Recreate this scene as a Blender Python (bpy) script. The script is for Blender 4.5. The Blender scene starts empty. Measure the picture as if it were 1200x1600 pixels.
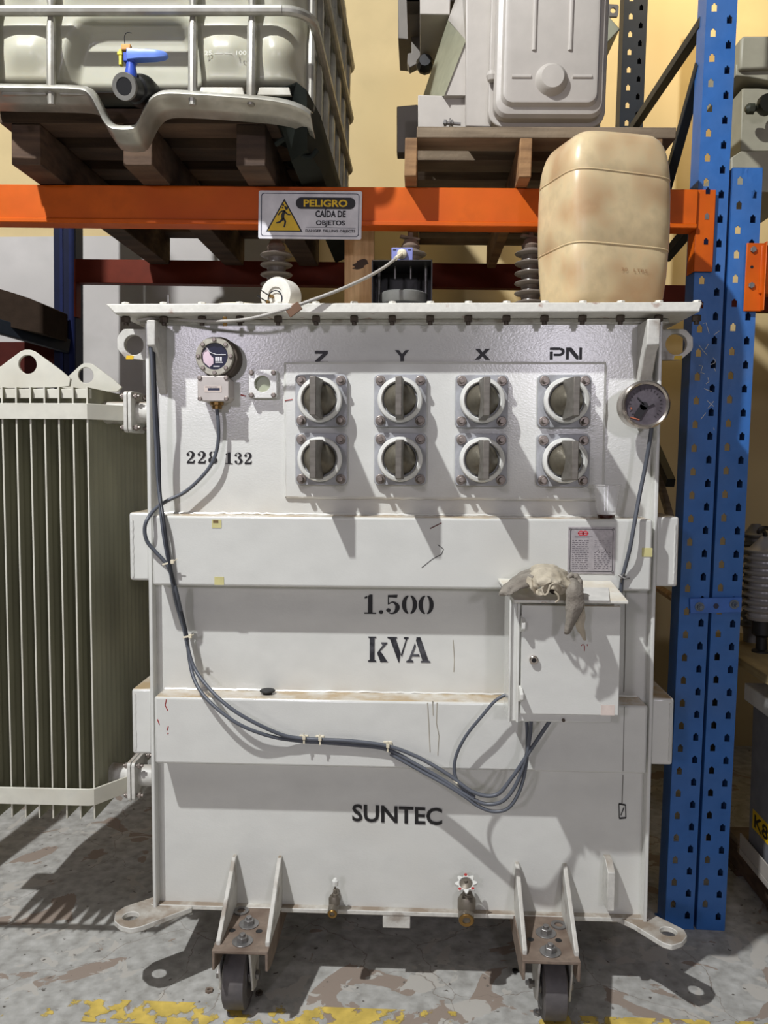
import bpy, bmesh, math, random
from mathutils import Vector, Matrix
random.seed(7)
S = bpy.context.scene
COL = S.collection
PI = math.pi
# ------------------------------------------------------------------ camera
CAM = Vector((0.70362, -2.12735, 1.41273)); YAW, PITCH, ROLL, FPX = -0.04417, -0.06459, 0.00505, 1287.12
FW = Vector((math.sin(YAW)*math.cos(PITCH), math.cos(YAW)*math.cos(PITCH), math.sin(PITCH)))
RT = Vector((math.cos(YAW), -math.sin(YAW), 0)); UP = RT.cross(FW)
RT2 = math.cos(ROLL)*RT + math.sin(ROLL)*UP; UP2 = -math.sin(ROLL)*RT + math.cos(ROLL)*UP
def ray(u, v): return FW + RT2*(u-600)/FPX - UP2*(v-800)/FPX
def at(u, v, Y):
    r = ray(u, v); return CAM + r*((Y-CAM.y)/r.y)
def atz(u, v, Z):
    r = ray(u, v); return CAM + r*((Z-CAM.z)/r.z)
cd = bpy.data.cameras.new('camera'); cam = bpy.data.objects.new('camera', cd); COL.objects.link(cam)
cd.sensor_fit = 'VERTICAL'; cd.sensor_height = 32; cd.sensor_width = 24; cd.lens = FPX*32/1600; cd.clip_start = .05
m = Matrix((RT2, UP2, -FW)).transposed().to_4x4(); m.translation = CAM; cam.matrix_world = m
S.camera = cam
# leaning rack frame: everything standing on the rack shares its slight lean
TH = 0.0165; PV = Vector((1.453, 0, 0))
RM = Matrix.Rotation(TH, 3, 'Y'); RI = RM.inverted()
def R2W(p): return PV + RM @ (Vector(p)-PV)
def atR(u, v, Y): return PV + RI @ (at(u, v, Y)-PV)
# ------------------------------------------------------------------ materials
def lin(c): return tuple(((x/255)/12.92 if x/255 <= .04045 else ((x/255+.055)/1.055)**2.4) for x in c)+(1,)
MATS = {}
def mat(name, c, rough=.5, metal=0, dirt=None, amt=.5, scale=6, lo=.45, hi=.65, bump=0, bscale=80, stretch=(1,1,1), dust=None, spec=.5, grain=None, sss=0, trans=0, fine=.06, dustlo=.6):
    if name in MATS: return MATS[name]
    m = bpy.data.materials.new(name); m.use_nodes = True; nt = m.node_tree; N = nt.nodes; L = nt.links
    b = N['Principled BSDF']; b.inputs['Roughness'].default_value = rough; b.inputs['Metallic'].default_value = metal
    b.inputs['Specular IOR Level'].default_value = spec
    tc = N.new('ShaderNodeTexCoord'); mp = N.new('ShaderNodeMapping'); mp.inputs['Scale'].default_value = stretch
    L.new(tc.outputs['Object'], mp.inputs['Vector'])
    def noise(s, d=4, vec=None):
        n = N.new('ShaderNodeTexNoise'); n.inputs['Scale'].default_value = s; n.inputs['Detail'].default_value = d
        L.new((vec or mp).outputs[0] if vec is None else vec, n.inputs['Vector']); return n
    def ramp(src, a, bb):
        r = N.new('ShaderNodeMapRange'); r.inputs['From Min'].default_value = a; r.inputs['From Max'].default_value = bb
        L.new(src, r.inputs['Value']); return r.outputs[0]
    def mix(f, a, bb):
        x = N.new('ShaderNodeMix'); x.data_type = 'RGBA'
        if isinstance(f, float): x.inputs[0].default_value = f
        else: L.new(f, x.inputs[0])
        for s, i in ((a, 6), (bb, 7)):
            if isinstance(s, tuple): x.inputs[i].default_value = s
            else: L.new(s, x.inputs[i])
        return x.outputs[2]
    def mul(a, k):
        x = N.new('ShaderNodeMath'); x.operation = 'MULTIPLY'; L.new(a, x.inputs[0])
        if isinstance(k, (int, float)): x.inputs[1].default_value = k
        else: L.new(k, x.inputs[1])
        return x.outputs[0]
    base = lin(c)
    n0 = noise(scale*4, 6); lo_c = tuple(x*(1-fine*3) for x in base[:3])+(1,); hi_c = tuple(min(1, x*(1+fine)) for x in base[:3])+(1,)
    cur = mix(ramp(n0.outputs[0], .3, .7), lo_c, hi_c)
    if grain:
        w = N.new('ShaderNodeTexNoise'); mg = N.new('ShaderNodeMapping'); mg.inputs['Scale'].default_value = grain[1]
        L.new(tc.outputs['Object'], mg.inputs['Vector']); L.new(mg.outputs[0], w.inputs['Vector']); w.inputs['Scale'].default_value = 6; w.inputs['Detail'].default_value = 6
        cur = mix(mul(ramp(w.outputs[0], .4, .62), .75), cur, lin(grain[0]))
    if dirt:
        n1 = noise(scale, 7); cur = mix(mul(ramp(n1.outputs[0], lo, hi), amt), cur, lin(dirt))
    if dust:
        g = N.new('ShaderNodeNewGeometry'); sp = N.new('ShaderNodeSeparateXYZ'); L.new(g.outputs['Normal'], sp.inputs[0])
        n2 = noise(14, 5); f = mul(ramp(sp.outputs[2], .75, .95), ramp(n2.outputs[0], .25, dustlo)); cur = mix(f, cur, lin(dust))
        rr = N.new('ShaderNodeMix'); rr.inputs[2].default_value = rough; rr.inputs[3].default_value = .9; L.new(f, rr.inputs[0]); L.new(rr.outputs[0], b.inputs['Roughness'])
    L.new(cur, b.inputs['Base Color'])
    if bump:
        n3 = noise(bscale, 3); bp = N.new('ShaderNodeBump'); bp.inputs['Strength'].default_value = bump; bp.inputs['Distance'].default_value = .004
        L.new(n3.outputs[0], bp.inputs['Height']); L.new(bp.outputs[0], b.inputs['Normal'])
    if sss: b.inputs['Subsurface Weight'].default_value = sss; b.inputs['Subsurface Radius'].default_value = (.03, .02, .01)
    if trans: b.inputs['Transmission Weight'].default_value = trans
    MATS[name] = m; return m
PAINT = mat('grey_tank_paint', (216, 216, 210), .25, dirt=(176, 170, 158), amt=.3, scale=3, lo=.55, hi=.8, bump=.07, bscale=190, stretch=(1, 1, 1.5), dust=(178, 155, 118), fine=.02)
for k_, v_ in (('Coat Weight', .8), ('Coat Roughness', .2)): PAINT.node_tree.nodes['Principled BSDF'].inputs[k_].default_value = v_
PAINT.node_tree.links.new(PAINT.node_tree.nodes['Bump'].outputs[0], PAINT.node_tree.nodes['Principled BSDF'].inputs['Coat Normal'])
PAINT2 = mat('worn_tank_paint', (208, 206, 198), .45, dirt=(132, 118, 104), amt=.7, scale=16, lo=.57, hi=.66, bump=.3, bscale=60, dust=(142, 128, 112), fine=.05)
LIDM = mat('lid_paint', (226, 224, 214), .42, dirt=(150, 100, 75), amt=.8, scale=22, lo=.63, hi=.7, bump=.3, bscale=50, dust=(205, 196, 178), fine=.03)
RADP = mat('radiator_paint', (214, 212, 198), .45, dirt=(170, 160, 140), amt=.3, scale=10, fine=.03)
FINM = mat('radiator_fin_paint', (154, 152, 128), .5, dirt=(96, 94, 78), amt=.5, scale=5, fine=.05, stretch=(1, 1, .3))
RUSTY = mat('dusty_plate', (132, 116, 102), .8, dirt=(95, 78, 66), amt=.7, scale=20, bump=.3, fine=.08)
STEEL = mat('bare_steel', (150, 148, 146), .38, .7, dirt=(110, 104, 98), amt=.5, scale=30, fine=.04)
GALV = mat('galvanised_tube', (186, 184, 174), .45, .55, dirt=(140, 134, 120), amt=.6, scale=18, fine=.06)
GALVD = mat('galvanised_tray', (118, 120, 112), .42, .6, dirt=(70, 70, 64), amt=.7, scale=6, fine=.08)
CASTM = mat('cast_flange', (176, 177, 180), .5, .12, dirt=(130, 128, 126), amt=.5, scale=24, fine=.04)
WHT = mat('white_enamel', (226, 226, 220), .35, dirt=(180, 176, 165), amt=.3, scale=20, fine=.02)
HUB = mat('hub_metal', (118, 112, 98), .45, .5, dirt=(90, 84, 70), amt=.6, scale=30)
BLADE = mat('blade_metal', (128, 123, 115), .5, .4, dirt=(98, 92, 84), amt=.6, scale=22, stretch=(1, 1, 3))
BOLT = mat('bolt_steel', (150, 140, 132), .4, .7)
RBOLT = mat('rusty_shaded_bolt', (92, 82, 72), .6, .4)
INK = mat('black_stencil_ink', (26, 24, 26), .45, fine=.1)
INKG = mat('sheen_stencil_ink', (42, 42, 48), .3, dirt=(110, 110, 114), amt=.6, scale=30)  # grey mottling paints the glossy sheen on the kVA letters
BLACK = mat('black_rubber', (24, 24, 25), .5)
RUBB = mat('wheel_rubber', (92, 88, 88), .55, dirt=(120, 112, 106), amt=.4, scale=12)
CABLE = mat('grey_cable', (88, 92, 100), .42, fine=.03)
CABLED = mat('dark_cable', (44, 46, 52), .42)
CABLEW = mat('pale_cable', (176, 172, 164), .5)
TIE = mat('cable_tie', (232, 222, 196), .5)
GLASSD = mat('dial_face', (98, 92, 98), .5, spec=.1, dirt=(60, 54, 58), amt=.6, scale=45)
GREENG = mat('sight_glass', (166, 172, 148), .15)
CHROME = mat('bezel_metal', (196, 186, 176), .22, .85)
BRASS = mat('brass', (150, 118, 68), .35, .8)
RED = mat('red_paint', (170, 40, 36), .5)
YEL = mat('yellow_tape', (208, 200, 140), .6)
YELP = mat('yellow_paint', (226, 184, 30), .5)
BLUEP = mat('blue_upright_paint', (50, 106, 176), .42, dirt=(80, 104, 140), amt=.35, scale=5, bump=.1, fine=.05)
BLUED = mat('dark_shaded_blue', (11, 18, 46), .5, spec=.2)  # rear upright's shade put into its blue; also used for small dark details
DKM = mat('dark_brace_paint', (34, 40, 48), .55, .2)
ORG = mat('orange_beam_paint', (205, 92, 10), .5, spec=.25, dirt=(168, 62, 14), amt=.5, scale=6, fine=.05)
ORGD = mat('shaded_orange_beam_paint', (104, 38, 18), .6, spec=.2, dirt=(100, 34, 20), amt=.5, scale=5)  # rear beams' orange, darkened in the colour to stand in for shade
WOOD = mat('old_pallet_wood', (166, 128, 86), .8, grain=((110, 78, 48), (.6, 3, 8)), dirt=(70, 56, 46), amt=.5, scale=5, bump=.3)
WOODD = mat('dark_pallet_wood', (98, 76, 58), .85, grain=((60, 44, 34), (.6, 3, 8)), dirt=(52, 42, 36), amt=.5, scale=5, bump=.3)
WOODG = mat('weathered_board', (142, 126, 104), .85, grain=((96, 82, 66), (.5, 3, 9)), dirt=(92, 74, 56), amt=.5, scale=5, bump=.3)
PINE = mat('pine_plank', (222, 186, 138), .75, grain=((176, 134, 90), (9, 9, .7)), dirt=(128, 96, 66), amt=.3, scale=6, bump=.2)
TANKG = mat('grey_switchgear_paint', (178, 172, 164), .4, bump=.08, bscale=60, fine=.02)
TANKD = mat('dark_switchgear_paint', (112, 106, 98), .5, fine=.03)
HDPE = mat('milky_plastic', (182, 180, 162), .3, dirt=(160, 150, 118), amt=.6, scale=2, sss=.25, fine=.02)
JERRY = mat('cream_jerrycan_plastic', (222, 200, 158), .36, dirt=(166, 116, 76), amt=.55, scale=8, lo=.47, hi=.64, sss=.15, bump=.1, bscale=20, fine=.05)
BLUEPL = mat('blue_plastic', (58, 88, 190), .35)
LILAC = mat('lilac_plastic', (132, 138, 200), .4)
RAG = mat('grey_felt', (150, 143, 132), .95, dirt=(112, 104, 94), amt=.6, scale=24, bump=.5, bscale=160, fine=.08)
LEATH = mat('tan_cloth', (192, 182, 162), .9, dirt=(160, 148, 126), amt=.6, scale=18, bump=.4, bscale=90)
PORC = mat('porcelain_grey', (116, 108, 100), .3, fine=.03)
PORCW = mat('porcelain_pale', (150, 148, 146), .3, fine=.03)
PAPER = mat('card', (206, 204, 198), .7)
PINK = mat('pink_label', (220, 205, 195), .6)
SIGNW = mat('sign_white', (222, 220, 224), .4)
NAVY = mat('sign_navy', (40, 44, 70), .5)
SIGNY = mat('sign_yellow', (232, 190, 10), .4)
SIGNB = mat('sign_black', (22, 20, 22), .45)
PLATEM = mat('nameplate_metal', (186, 180, 180), .4, .3, dirt=(150, 146, 148), amt=.5, scale=40)
def plastic_clear():
    m = bpy.data.materials.new('clear_cup_plastic'); m.use_nodes = True; b = m.node_tree.nodes['Principled BSDF']
    b.inputs['Base Color'].default_value = (.93, .93, .93, 1); b.inputs['Roughness'].default_value = .12
    b.inputs['Alpha'].default_value = .36; b.inputs['Specular IOR Level'].default_value = .8; return m
CLEAR = plastic_clear()
# floor and wall
def floor_mat():
    m = bpy.data.materials.new('worn_concrete'); m.use_nodes = True; nt = m.node_tree; N = nt.nodes; L = nt.links; b = N['Principled BSDF']
    tc = N.new('ShaderNodeTexCoord')
    def noise(s, d=8, dist=0.):
        n = N.new('ShaderNodeTexNoise'); n.inputs['Scale'].default_value = s; n.inputs['Detail'].default_value = d; n.inputs['Distortion'].default_value = dist
        L.new(tc.outputs['Object'], n.inputs['Vector']); return n.outputs[0]
    def rng(s, a, c):
        r = N.new('ShaderNodeMapRange'); r.inputs['From Min'].default_value = a; r.inputs['From Max'].default_value = c; L.new(s, r.inputs[0]); return r.outputs[0]
    def mix(f, a, c):
        x = N.new('ShaderNodeMix'); x.data_type = 'RGBA'; L.new(f, x.inputs[0])
        for s, i in ((a, 6), (c, 7)):
            if isinstance(s, tuple): x.inputs[i].default_value = s
            else: L.new(s, x.inputs[i])
        return x.outputs[2]
    c = mix(rng(noise(26, 12), .3, .7), lin((146, 144, 138)), lin((188, 187, 182)))
    c = mix(rng(noise(3.1, 12, 1.6), .585, .592), c, lin((148, 134, 122)))          # lost paint patches
    c = mix(rng(noise(7.5, 12, 1.0), .60, .61), c, lin((182, 178, 170)))
    c = mix(rng(noise(40, 4), .66, .72), c, lin((90, 84, 78)))
    r = N.new('ShaderNodeTexVoronoi'); r.feature = 'DISTANCE_TO_EDGE'; r.inputs['Scale'].default_value = 2.3; nn = N.new('ShaderNodeMixRGB'); nn.inputs[0].default_value = .12
    n = N.new('ShaderNodeTexNoise'); n.inputs['Scale'].default_value = 6; n.inputs['Detail'].default_value = 8; L.new(tc.outputs['Object'], n.inputs['Vector'])
    L.new(tc.outputs['Object'], nn.inputs[1]); L.new(n.outputs[1], nn.inputs[2]); L.new(nn.outputs[0], r.inputs['Vector'])
    c = mix(rng(r.outputs['Distance'], .003, .0), c, lin((128, 118, 108)))
    L.new(c, b.inputs['Base Color']); b.inputs['Roughness'].default_value = .75
    bp = N.new('ShaderNodeBump'); bp.inputs['Strength'].default_value = .35; bp.inputs['Distance'].default_value = .003
    L.new(noise(30), bp.inputs['Height']); L.new(bp.outputs[0], b.inputs['Normal']); return m
def wornline_mat():
    m = mat('worn_yellow_line', (214, 186, 92), .7, fine=.1); nt = m.node_tree; N = nt.nodes; L = nt.links; b = N['Principled BSDF']
    tc = N.new('ShaderNodeTexCoord'); n = N.new('ShaderNodeTexNoise'); n.inputs['Scale'].default_value = 22; n.inputs['Detail'].default_value = 9
    n2 = N.new('ShaderNodeTexNoise'); n2.inputs['Scale'].default_value = 2.6; ad = N.new('ShaderNodeMath')
    L.new(tc.outputs['Object'], n.inputs[0]); L.new(tc.outputs['Object'], n2.inputs[0]); L.new(n.outputs[0], ad.inputs[0]); L.new(n2.outputs[0], ad.inputs[1])
    r = N.new('ShaderNodeMapRange'); r.inputs['From Min'].default_value = 1.07; r.inputs['From Max'].default_value = 1.12; L.new(ad.outputs[0], r.inputs[0]); L.new(r.outputs[0], b.inputs['Alpha']); return m
WALLM = mat('cream_wall_plaster', (208, 186, 138), .85, dirt=(176, 152, 108), amt=.5, scale=1.6, lo=.5, hi=.72, bump=.25, bscale=18, fine=.03)
WALLG = mat('pale_grey_wall_plaster', (196, 192, 188), .85, dirt=(160, 155, 150), amt=.4, scale=2, lo=.5, hi=.7, bump=.25, bscale=18, fine=.03)
# ------------------------------------------------------------------ mesh building
class MB:
    def __init__(s): s.bm = bmesh.new()
    def poly(s, pts):
        return s.bm.faces.new([s.bm.verts.new(Vector(p)) for p in pts])
    def hexa(s, p):      # 8 corners: bottom 0-3, top 4-7
        v = [s.bm.verts.new(Vector(q)) for q in p]
        for f in ((3, 2, 1, 0), (4, 5, 6, 7), (0, 1, 5, 4), (1, 2, 6, 5), (2, 3, 7, 6), (3, 0, 4, 7)): s.bm.faces.new([v[i] for i in f])
        return s
    def box(s, a, b):
        (x0, y0, z0), (x1, y1, z1) = a, b
        x0, x1 = sorted((x0, x1)); y0, y1 = sorted((y0, y1)); z0, z1 = sorted((z0, z1))
        return s.hexa([(x0, y0, z0), (x1, y0, z0), (x1, y1, z0), (x0, y1, z0), (x0, y0, z1), (x1, y0, z1), (x1, y1, z1), (x0, y1, z1)])
    def bar(s, p, q, w, h, up=(0, 0, 1)):
        p = Vector(p); q = Vector(q); d = (q-p).normalized(); u = Vector(up); sx = d.cross(u).normalized(); u = sx.cross(d)
        P = []
        for c in (p, q):
            P += [c-sx*w/2-u*h/2, c+sx*w/2-u*h/2, c+sx*w/2+u*h/2, c-sx*w/2+u*h/2]
        return s.hexa(P)
    def prism(s, pts, d):   # planar polygon extruded by vector d
        d = Vector(d); a = [s.bm.verts.new(Vector(p)) for p in pts]; b = [s.bm.verts.new(Vector(p)+d) for p in pts]; n = len(pts)
        s.bm.faces.new(a[::-1]); s.bm.faces.new(b)
        for i in range(n): s.bm.faces.new([a[i], a[(i+1) % n], b[(i+1) % n], b[i]])
        return s
    def frame(s, out, inn, d):  # ring between two loops of equal count, extruded
        d = Vector(d); n = len(out); A = [s.bm.verts.new(Vector(p)) for p in out]; B = [s.bm.verts.new(Vector(p)) for p in inn]
        C = [s.bm.verts.new(Vector(p)+d) for p in out]; D = [s.bm.verts.new(Vector(p)+d) for p in inn]
        for i in range(n):
            j = (i+1) % n
            for q in ((A[i], A[j], B[j], B[i]), (C[j], C[i], D[i], D[j]), (A[i], C[i], C[j], A[j]), (B[j], D[j], D[i], B[i])): s.bm.faces.new(q)
        return s
    def loft(s, rings, cap=True):
        R = [[s.bm.verts.new(Vector(p)) for p in r] for r in rings]; n = len(R[0])
        for a, b in zip(R, R[1:]):
            for i in range(n): s.bm.faces.new([a[i], a[(i+1) % n], b[(i+1) % n], b[i]])
        if cap: s.bm.faces.new(R[0][::-1]); s.bm.faces.new(R[-1])
        return s
    def lathe(s, prof, c, ax=(0, 0, 1), seg=24, cap=True):   # prof: (radius, height along axis)
        ax = Vector(ax).normalized(); t = Vector((1, 0, 0)) if abs(ax.x) < .8 else Vector((0, 1, 0)); u = ax.cross(t).normalized(); w = ax.cross(u); c = Vector(c)
        return s.loft([[c+ax*h+(u*math.cos(2*PI*k/seg)+w*math.sin(2*PI*k/seg))*max(r, 1e-4) for k in range(seg)] for r, h in prof], cap)
    def cyl(s, p, q, r, r2=None, seg=16):
        p = Vector(p); q = Vector(q); return s.lathe([(r, 0), (r if r2 is None else r2, (q-p).length)], p, q-p, seg)
    def tube(s, pts, r, seg=8):
        pts = [Vector(p) for p in pts]; rings = []; n = len(pts); u = None
        for i, p in enumerate(pts):
            d = (pts[min(i+1, n-1)]-pts[max(i-1, 0)]).normalized()
            if u is None:
                t = Vector((0, 0, 1)) if abs(d.z) < .9 else Vector((0, 1, 0)); u = d.cross(t).normalized()
            else: u = (u-d*u.dot(d)).normalized()
            w = d.cross(u); rr = r[i] if isinstance(r, (list, tuple)) else r
            rings.append([p+(u*math.cos(2*PI*k/seg)+w*math.sin(2*PI*k/seg))*rr for k in range(seg)])
        return s.loft(rings)
    def hexhead(s, c, ax, r, h): return s.lathe([(r, 0), (r, h*.85), (r*.85, h)], c, ax, 6)
    def grid(s, f, nu, nv):
        V = [[s.bm.verts.new(Vector(f(i/nu, j/nv))) for j in range(nv+1)] for i in range(nu+1)]
        for i in range(nu):
            for j in range(nv): s.bm.faces.new([V[i][j], V[i+1][j], V[i+1][j+1], V[i][j+1]])
        return s
def smooth_path(pts, n=6):
    P = [Vector(p) for p in pts]; out = []
    for i in range(len(P)-1):
        a = P[max(i-1, 0)]; b = P[i]; c = P[i+1]; d = P[min(i+2, len(P)-1)]
        for k in range(n):
            t = k/n; out.append(.5*((2*b)+(c-a)*t+(2*a-5*b+4*c-d)*t*t+(3*b-a-3*c+d)*t*t*t))
    out.append(P[-1]); return out
ORGN = {}; ROTF = {}
def tag(o, label=None, cat=None, group=None, kind=None):
    for k, v in (('label', label), ('category', cat), ('group', group), ('kind', kind)):
        if v: o[k] = v
    return o
def thing(name, label, cat, base, group=None, rack=False):
    o = bpy.data.objects.new(name, None); o.empty_display_size = .05; COL.objects.link(o); base = Vector(base)
    o.location = R2W(base) if rack else base
    if rack: o.rotation_euler = (0, TH, 0)
    ORGN[o.name] = base; return tag(o, label, cat, group)
def part(name, mb, mt, parent=None, org=None, bevel=0, seg=2, angle=35, solid=0, sub=0, rack=False, label=None, normals=True):
    bm = mb.bm if isinstance(mb, MB) else mb
    if org is None: org = ORGN[parent.name] if parent else Vector((0, 0, 0))
    org = Vector(org)
    if normals: bmesh.ops.recalc_face_normals(bm, faces=bm.faces)
    bmesh.ops.translate(bm, verts=bm.verts, vec=-org)
    me = bpy.data.meshes.new(name); bm.to_mesh(me); bm.free(); me.materials.append(mt)
    o = bpy.data.objects.new(name, me); COL.objects.link(o); ORGN[o.name] = org
    if parent: o.parent = parent; o.location = org-ORGN[parent.name]
    else:
        o.location = R2W(org) if rack else org
        if rack: o.rotation_euler = (0, TH, 0)
    me.shade_smooth() if angle else me.shade_flat()
    if angle: me.set_sharp_from_angle(angle=math.radians(angle))
    if solid: q = o.modifiers.new('thickness', 'SOLIDIFY'); q.thickness = solid; q.offset = 0
    if sub: q = o.modifiers.new('subdivision', 'SUBSURF'); q.levels = sub; q.render_levels = sub
    if bevel: q = o.modifiers.new('bevel', 'BEVEL'); q.width = bevel; q.segments = seg; q.limit_method = 'ANGLE'; q.angle_limit = math.radians(40); q.harden_normals = False
    if label: o['label'] = label
    return o
def kids(o): return [c for c in bpy.data.objects if c.parent == o]
def inst(src, parent, org):       # copy a part (and its sub-parts) to another place of the same thing
    c = src.copy(); COL.objects.link(c); c.parent = parent; c.location = Vector(org)-ORGN[parent.name]; ORGN[c.name] = Vector(org)
    for k in kids(src):
        d = k.copy(); COL.objects.link(d); d.parent = c; ORGN[d.name] = ORGN[k.name]+Vector(org)-ORGN[src.name]
    return c
def circ(c, r, n, ax='Y', ph=0):
    c = Vector(c); o = []
    for k in range(n):
        a = 2*PI*k/n+ph; x, y = r*math.cos(a), r*math.sin(a)
        o.append(c+(Vector((x, 0, y)) if ax == 'Y' else Vector((x, y, 0)) if ax == 'Z' else Vector((0, x, y))))
    return o
def holed(poly, hole_c, hole_r, n, ax='Y'):
    """outer loop resampled around a hole so that both loops have n points"""
    c = Vector(hole_c); P = [Vector(p) for p in poly]; out = []
    for q in circ(c, 1, n, ax):
        d = q-c; best = None
        for i in range(len(P)):
            a = P[i]; b = P[(i+1) % len(P)]; e = b-a
            if ax == 'Y': den = d.x*e.z-d.z*e.x; ac = a-c; t = (ac.x*e.z-ac.z*e.x)/den if abs(den) > 1e-9 else -1; u = (ac.x*d.z-ac.z*d.x)/den if abs(den) > 1e-9 else -1
            elif ax == 'Z': den = d.x*e.y-d.y*e.x; ac = a-c; t = (ac.x*e.y-ac.y*e.x)/den if abs(den) > 1e-9 else -1; u = (ac.x*d.y-ac.y*d.x)/den if abs(den) > 1e-9 else -1
            else: den = d.y*e.z-d.z*e.y; ac = a-c; t = (ac.y*e.z-ac.z*e.y)/den if abs(den) > 1e-9 else -1; u = (ac.y*d.z-ac.z*d.y)/den if abs(den) > 1e-9 else -1
            if t > 0 and -1e-6 <= u <= 1+1e-6 and (best is None or t > best): best = t
        out.append(c+d*(best or hole_r*1.5))
    return out, circ(c, hole_r, n, ax)
# ------------------------------------------------------------------ lettering
def rib(mb, pts, f, th, n=6, close=False):   # variable width ribbon in letter space, f maps (x,y)->3D, pts (x,y,w)
    P = [Vector((p[0], p[1], p[2])) for p in pts]
    Q = smooth_path(P, n) if len(P) > 2 else P
    L, Rr = [], []
    for i, p in enumerate(Q):
        d = Q[min(i+1, len(Q)-1)]-Q[max(i-1, 0)]; d.z = 0
        if d.length < 1e-9: d = Vector((1, 0, 0))
        d.normalize(); nn = Vector((-d.y, d.x, 0)); L.append((p.x+nn.x*p.z/2, p.y+nn.y*p.z/2)); Rr.append((p.x-nn.x*p.z/2, p.y-nn.y*p.z/2))
    for i in range(len(Q)-1):
        a = [f(*L[i]), f(*L[i+1]), f(*Rr[i+1]), f(*Rr[i])]
        mb.bm.faces.new([mb.bm.verts.new(q) for q in a])
def disc(mb, x, y, r, f, n=14): mb.bm.faces.new([mb.bm.verts.new(f(x+r*math.cos(2*PI*k/n), y+r*math.sin(2*PI*k/n))) for k in range(n)])
def pg(mb, pts, f): mb.bm.faces.new([mb.bm.verts.new(f(*p)) for p in pts])
def arc(cx, cy, rx, ry, a0, a1, w0, w1, n=10):
    o = []
    for i in range(n+1):
        a = math.radians(a0+(a1-a0)*i/n); o.append((cx+rx*math.cos(a), cy+ry*math.sin(a), w0+(w1-w0)*abs(math.cos(a))**1.3))
    return o
def glyph(mb, ch, f):
    if ch == '0': rib(mb, arc(.34, .5, .235, .46, 102, 258, .045, .19), f, 0, 2); rib(mb, arc(.34, .5, .235, .46, 78, -78, .045, .19), f, 0, 2); return .72
    if ch == '1':
        pg(mb, [(.22, .06), (.42, .06), (.42, 1), (.3, 1), (.22, .93)], f); pg(mb, [(.06, 0), (.58, 0), (.58, .07), (.06, .07)], f); pg(mb, [(.07, .78), (.19, .80), (.19, .93), (.07, .86)], f); return .66
    if ch == '.': disc(mb, .13, .1, .1, f); return .3
    if ch == '5':
        pg(mb, [(.12, .98), (.55, 1.0), (.52, .84), (.12, .86)], f); pg(mb, [(.12, .86), (.17, .86), (.17, .5), (.12, .48)], f)
        rib(mb, [(.17, .52, .05), (.33, .62, .07), (.5, .5, .16), (.54, .32, .2), (.46, .12, .14), (.3, .03, .06), (.16, .08, .06)], f, 0); disc(mb, .15, .2, .1, f); return .72
    if ch == '2':
        disc(mb, .16, .72, .1, f); rib(mb, [(.1, .78, .05), (.28, .97, .06), (.46, .88, .15), (.5, .7, .19), (.4, .48, .13), (.2, .24, .07), (.1, .06, .07)], f, 0)
        pg(mb, [(.07, 0), (.55, 0), (.62, .28), (.56, .28), (.48, .15), (.12, .15)], f); return .7
    if ch == '3':
        disc(mb, .15, .76, .09, f); rib(mb, [(.12, .84, .05), (.3, .97, .06), (.46, .84, .16), (.46, .68, .17), (.3, .54, .06)], f, 0)
        rib(mb, [(.3, .52, .06), (.48, .42, .14), (.54, .25, .2), (.44, .07, .12), (.28, .03, .06), (.12, .12, .06)], f, 0); disc(mb, .15, .2, .1, f); return .7
    if ch == '8':
        for s in (1, -1):
            rib(mb, arc(.34, .74, .17*s, .22, 80, -80, .05, .13), f, 0, 2); rib(mb, arc(.34, .27, .21*s, .25, 80, -80, .05, .17), f, 0, 2)
        return .7
    if ch == 'k':
        pg(mb, [(0, 0), (.34, 0), (.34, .05), (.27, .08), (.27, .93), (.34, .96), (.34, 1), (0, 1), (0, .96), (.07, .93), (.07, .08), (0, .05)], f)
        pg(mb, [(.38, .36), (.6, .66), (.54, .74), (.54, .78), (.8, .78), (.8, .74), (.5, .42), (.58, .35), (.78, .06), (.84, 0), (.5, 0), (.5, .05), (.4, .28)], f); return .8
    if ch == 'V':
        pg(mb, [(0, 1), (.4, 1), (.4, .95), (.35, .93), (.55, .36), (.5, .0), (.46, 0), (.1, .92), (0, .95)], f); pg(mb, [(.56, .3), (.6, .42), (.76, .9), (.68, .94), (.68, 1), (.88, 1), (.88, .95), (.82, .92), (.6, .2)], f); return .78
    if ch == 'A':
        pg(mb, [(.42, 1), (.58, 1), (.93, .08), (1.0, .05), (1.0, 0), (.6, 0), (.6, .05), (.67, .08), (.4, .86)], f); pg(mb, [(.36, .78), (.4, .64), (.2, .12), (.3, .06), (.3, 0), (0, 0), (0, .05), (.09, .1)], f)
        pg(mb, [(.24, .24), (.56, .24), (.53, .33), (.28, .33)], f); return 1.0
    if ch == 'Z': pg(mb, [(0, 1), (1, 1), (1, .78), (.4, .22), (.98, .22), (.98, 0), (0, 0), (0, .24), (.6, .78), (0, .78)], f); return 1.1
    if ch == 'Y': pg(mb, [(0, 1), (.28, 1), (.5, .66), (.74, 1), (1, 1), (.64, .44), (.64, 0), (.38, 0), (.38, .44)], f); return 1.1
    if ch == 'X':
        pg(mb, [(0, 1), (.32, 1), (.52, .68), (.72, 1), (1.04, 1), (.68, .5), (.36, .5)], f); pg(mb, [(.36, .5), (.68, .5), (1.04, 0), (.72, 0), (.52, .32), (.3, 0), (-.02, 0)], f); return 1.1
    if ch == 'P':
        pg(mb, [(0, 0), (.2, 0), (.2, .66), (0, .66)], f); pg(mb, [(0, 1), (.7, 1), (.7, .8), (0, .8)], f)
        rib(mb, [(.7, .9, .2), (.86, .8, .2), (.89, .65, .2), (.84, .5, .2), (.68, .4, .2), (.26, .4, .2)], f, 0, 4); return 1.08
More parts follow.
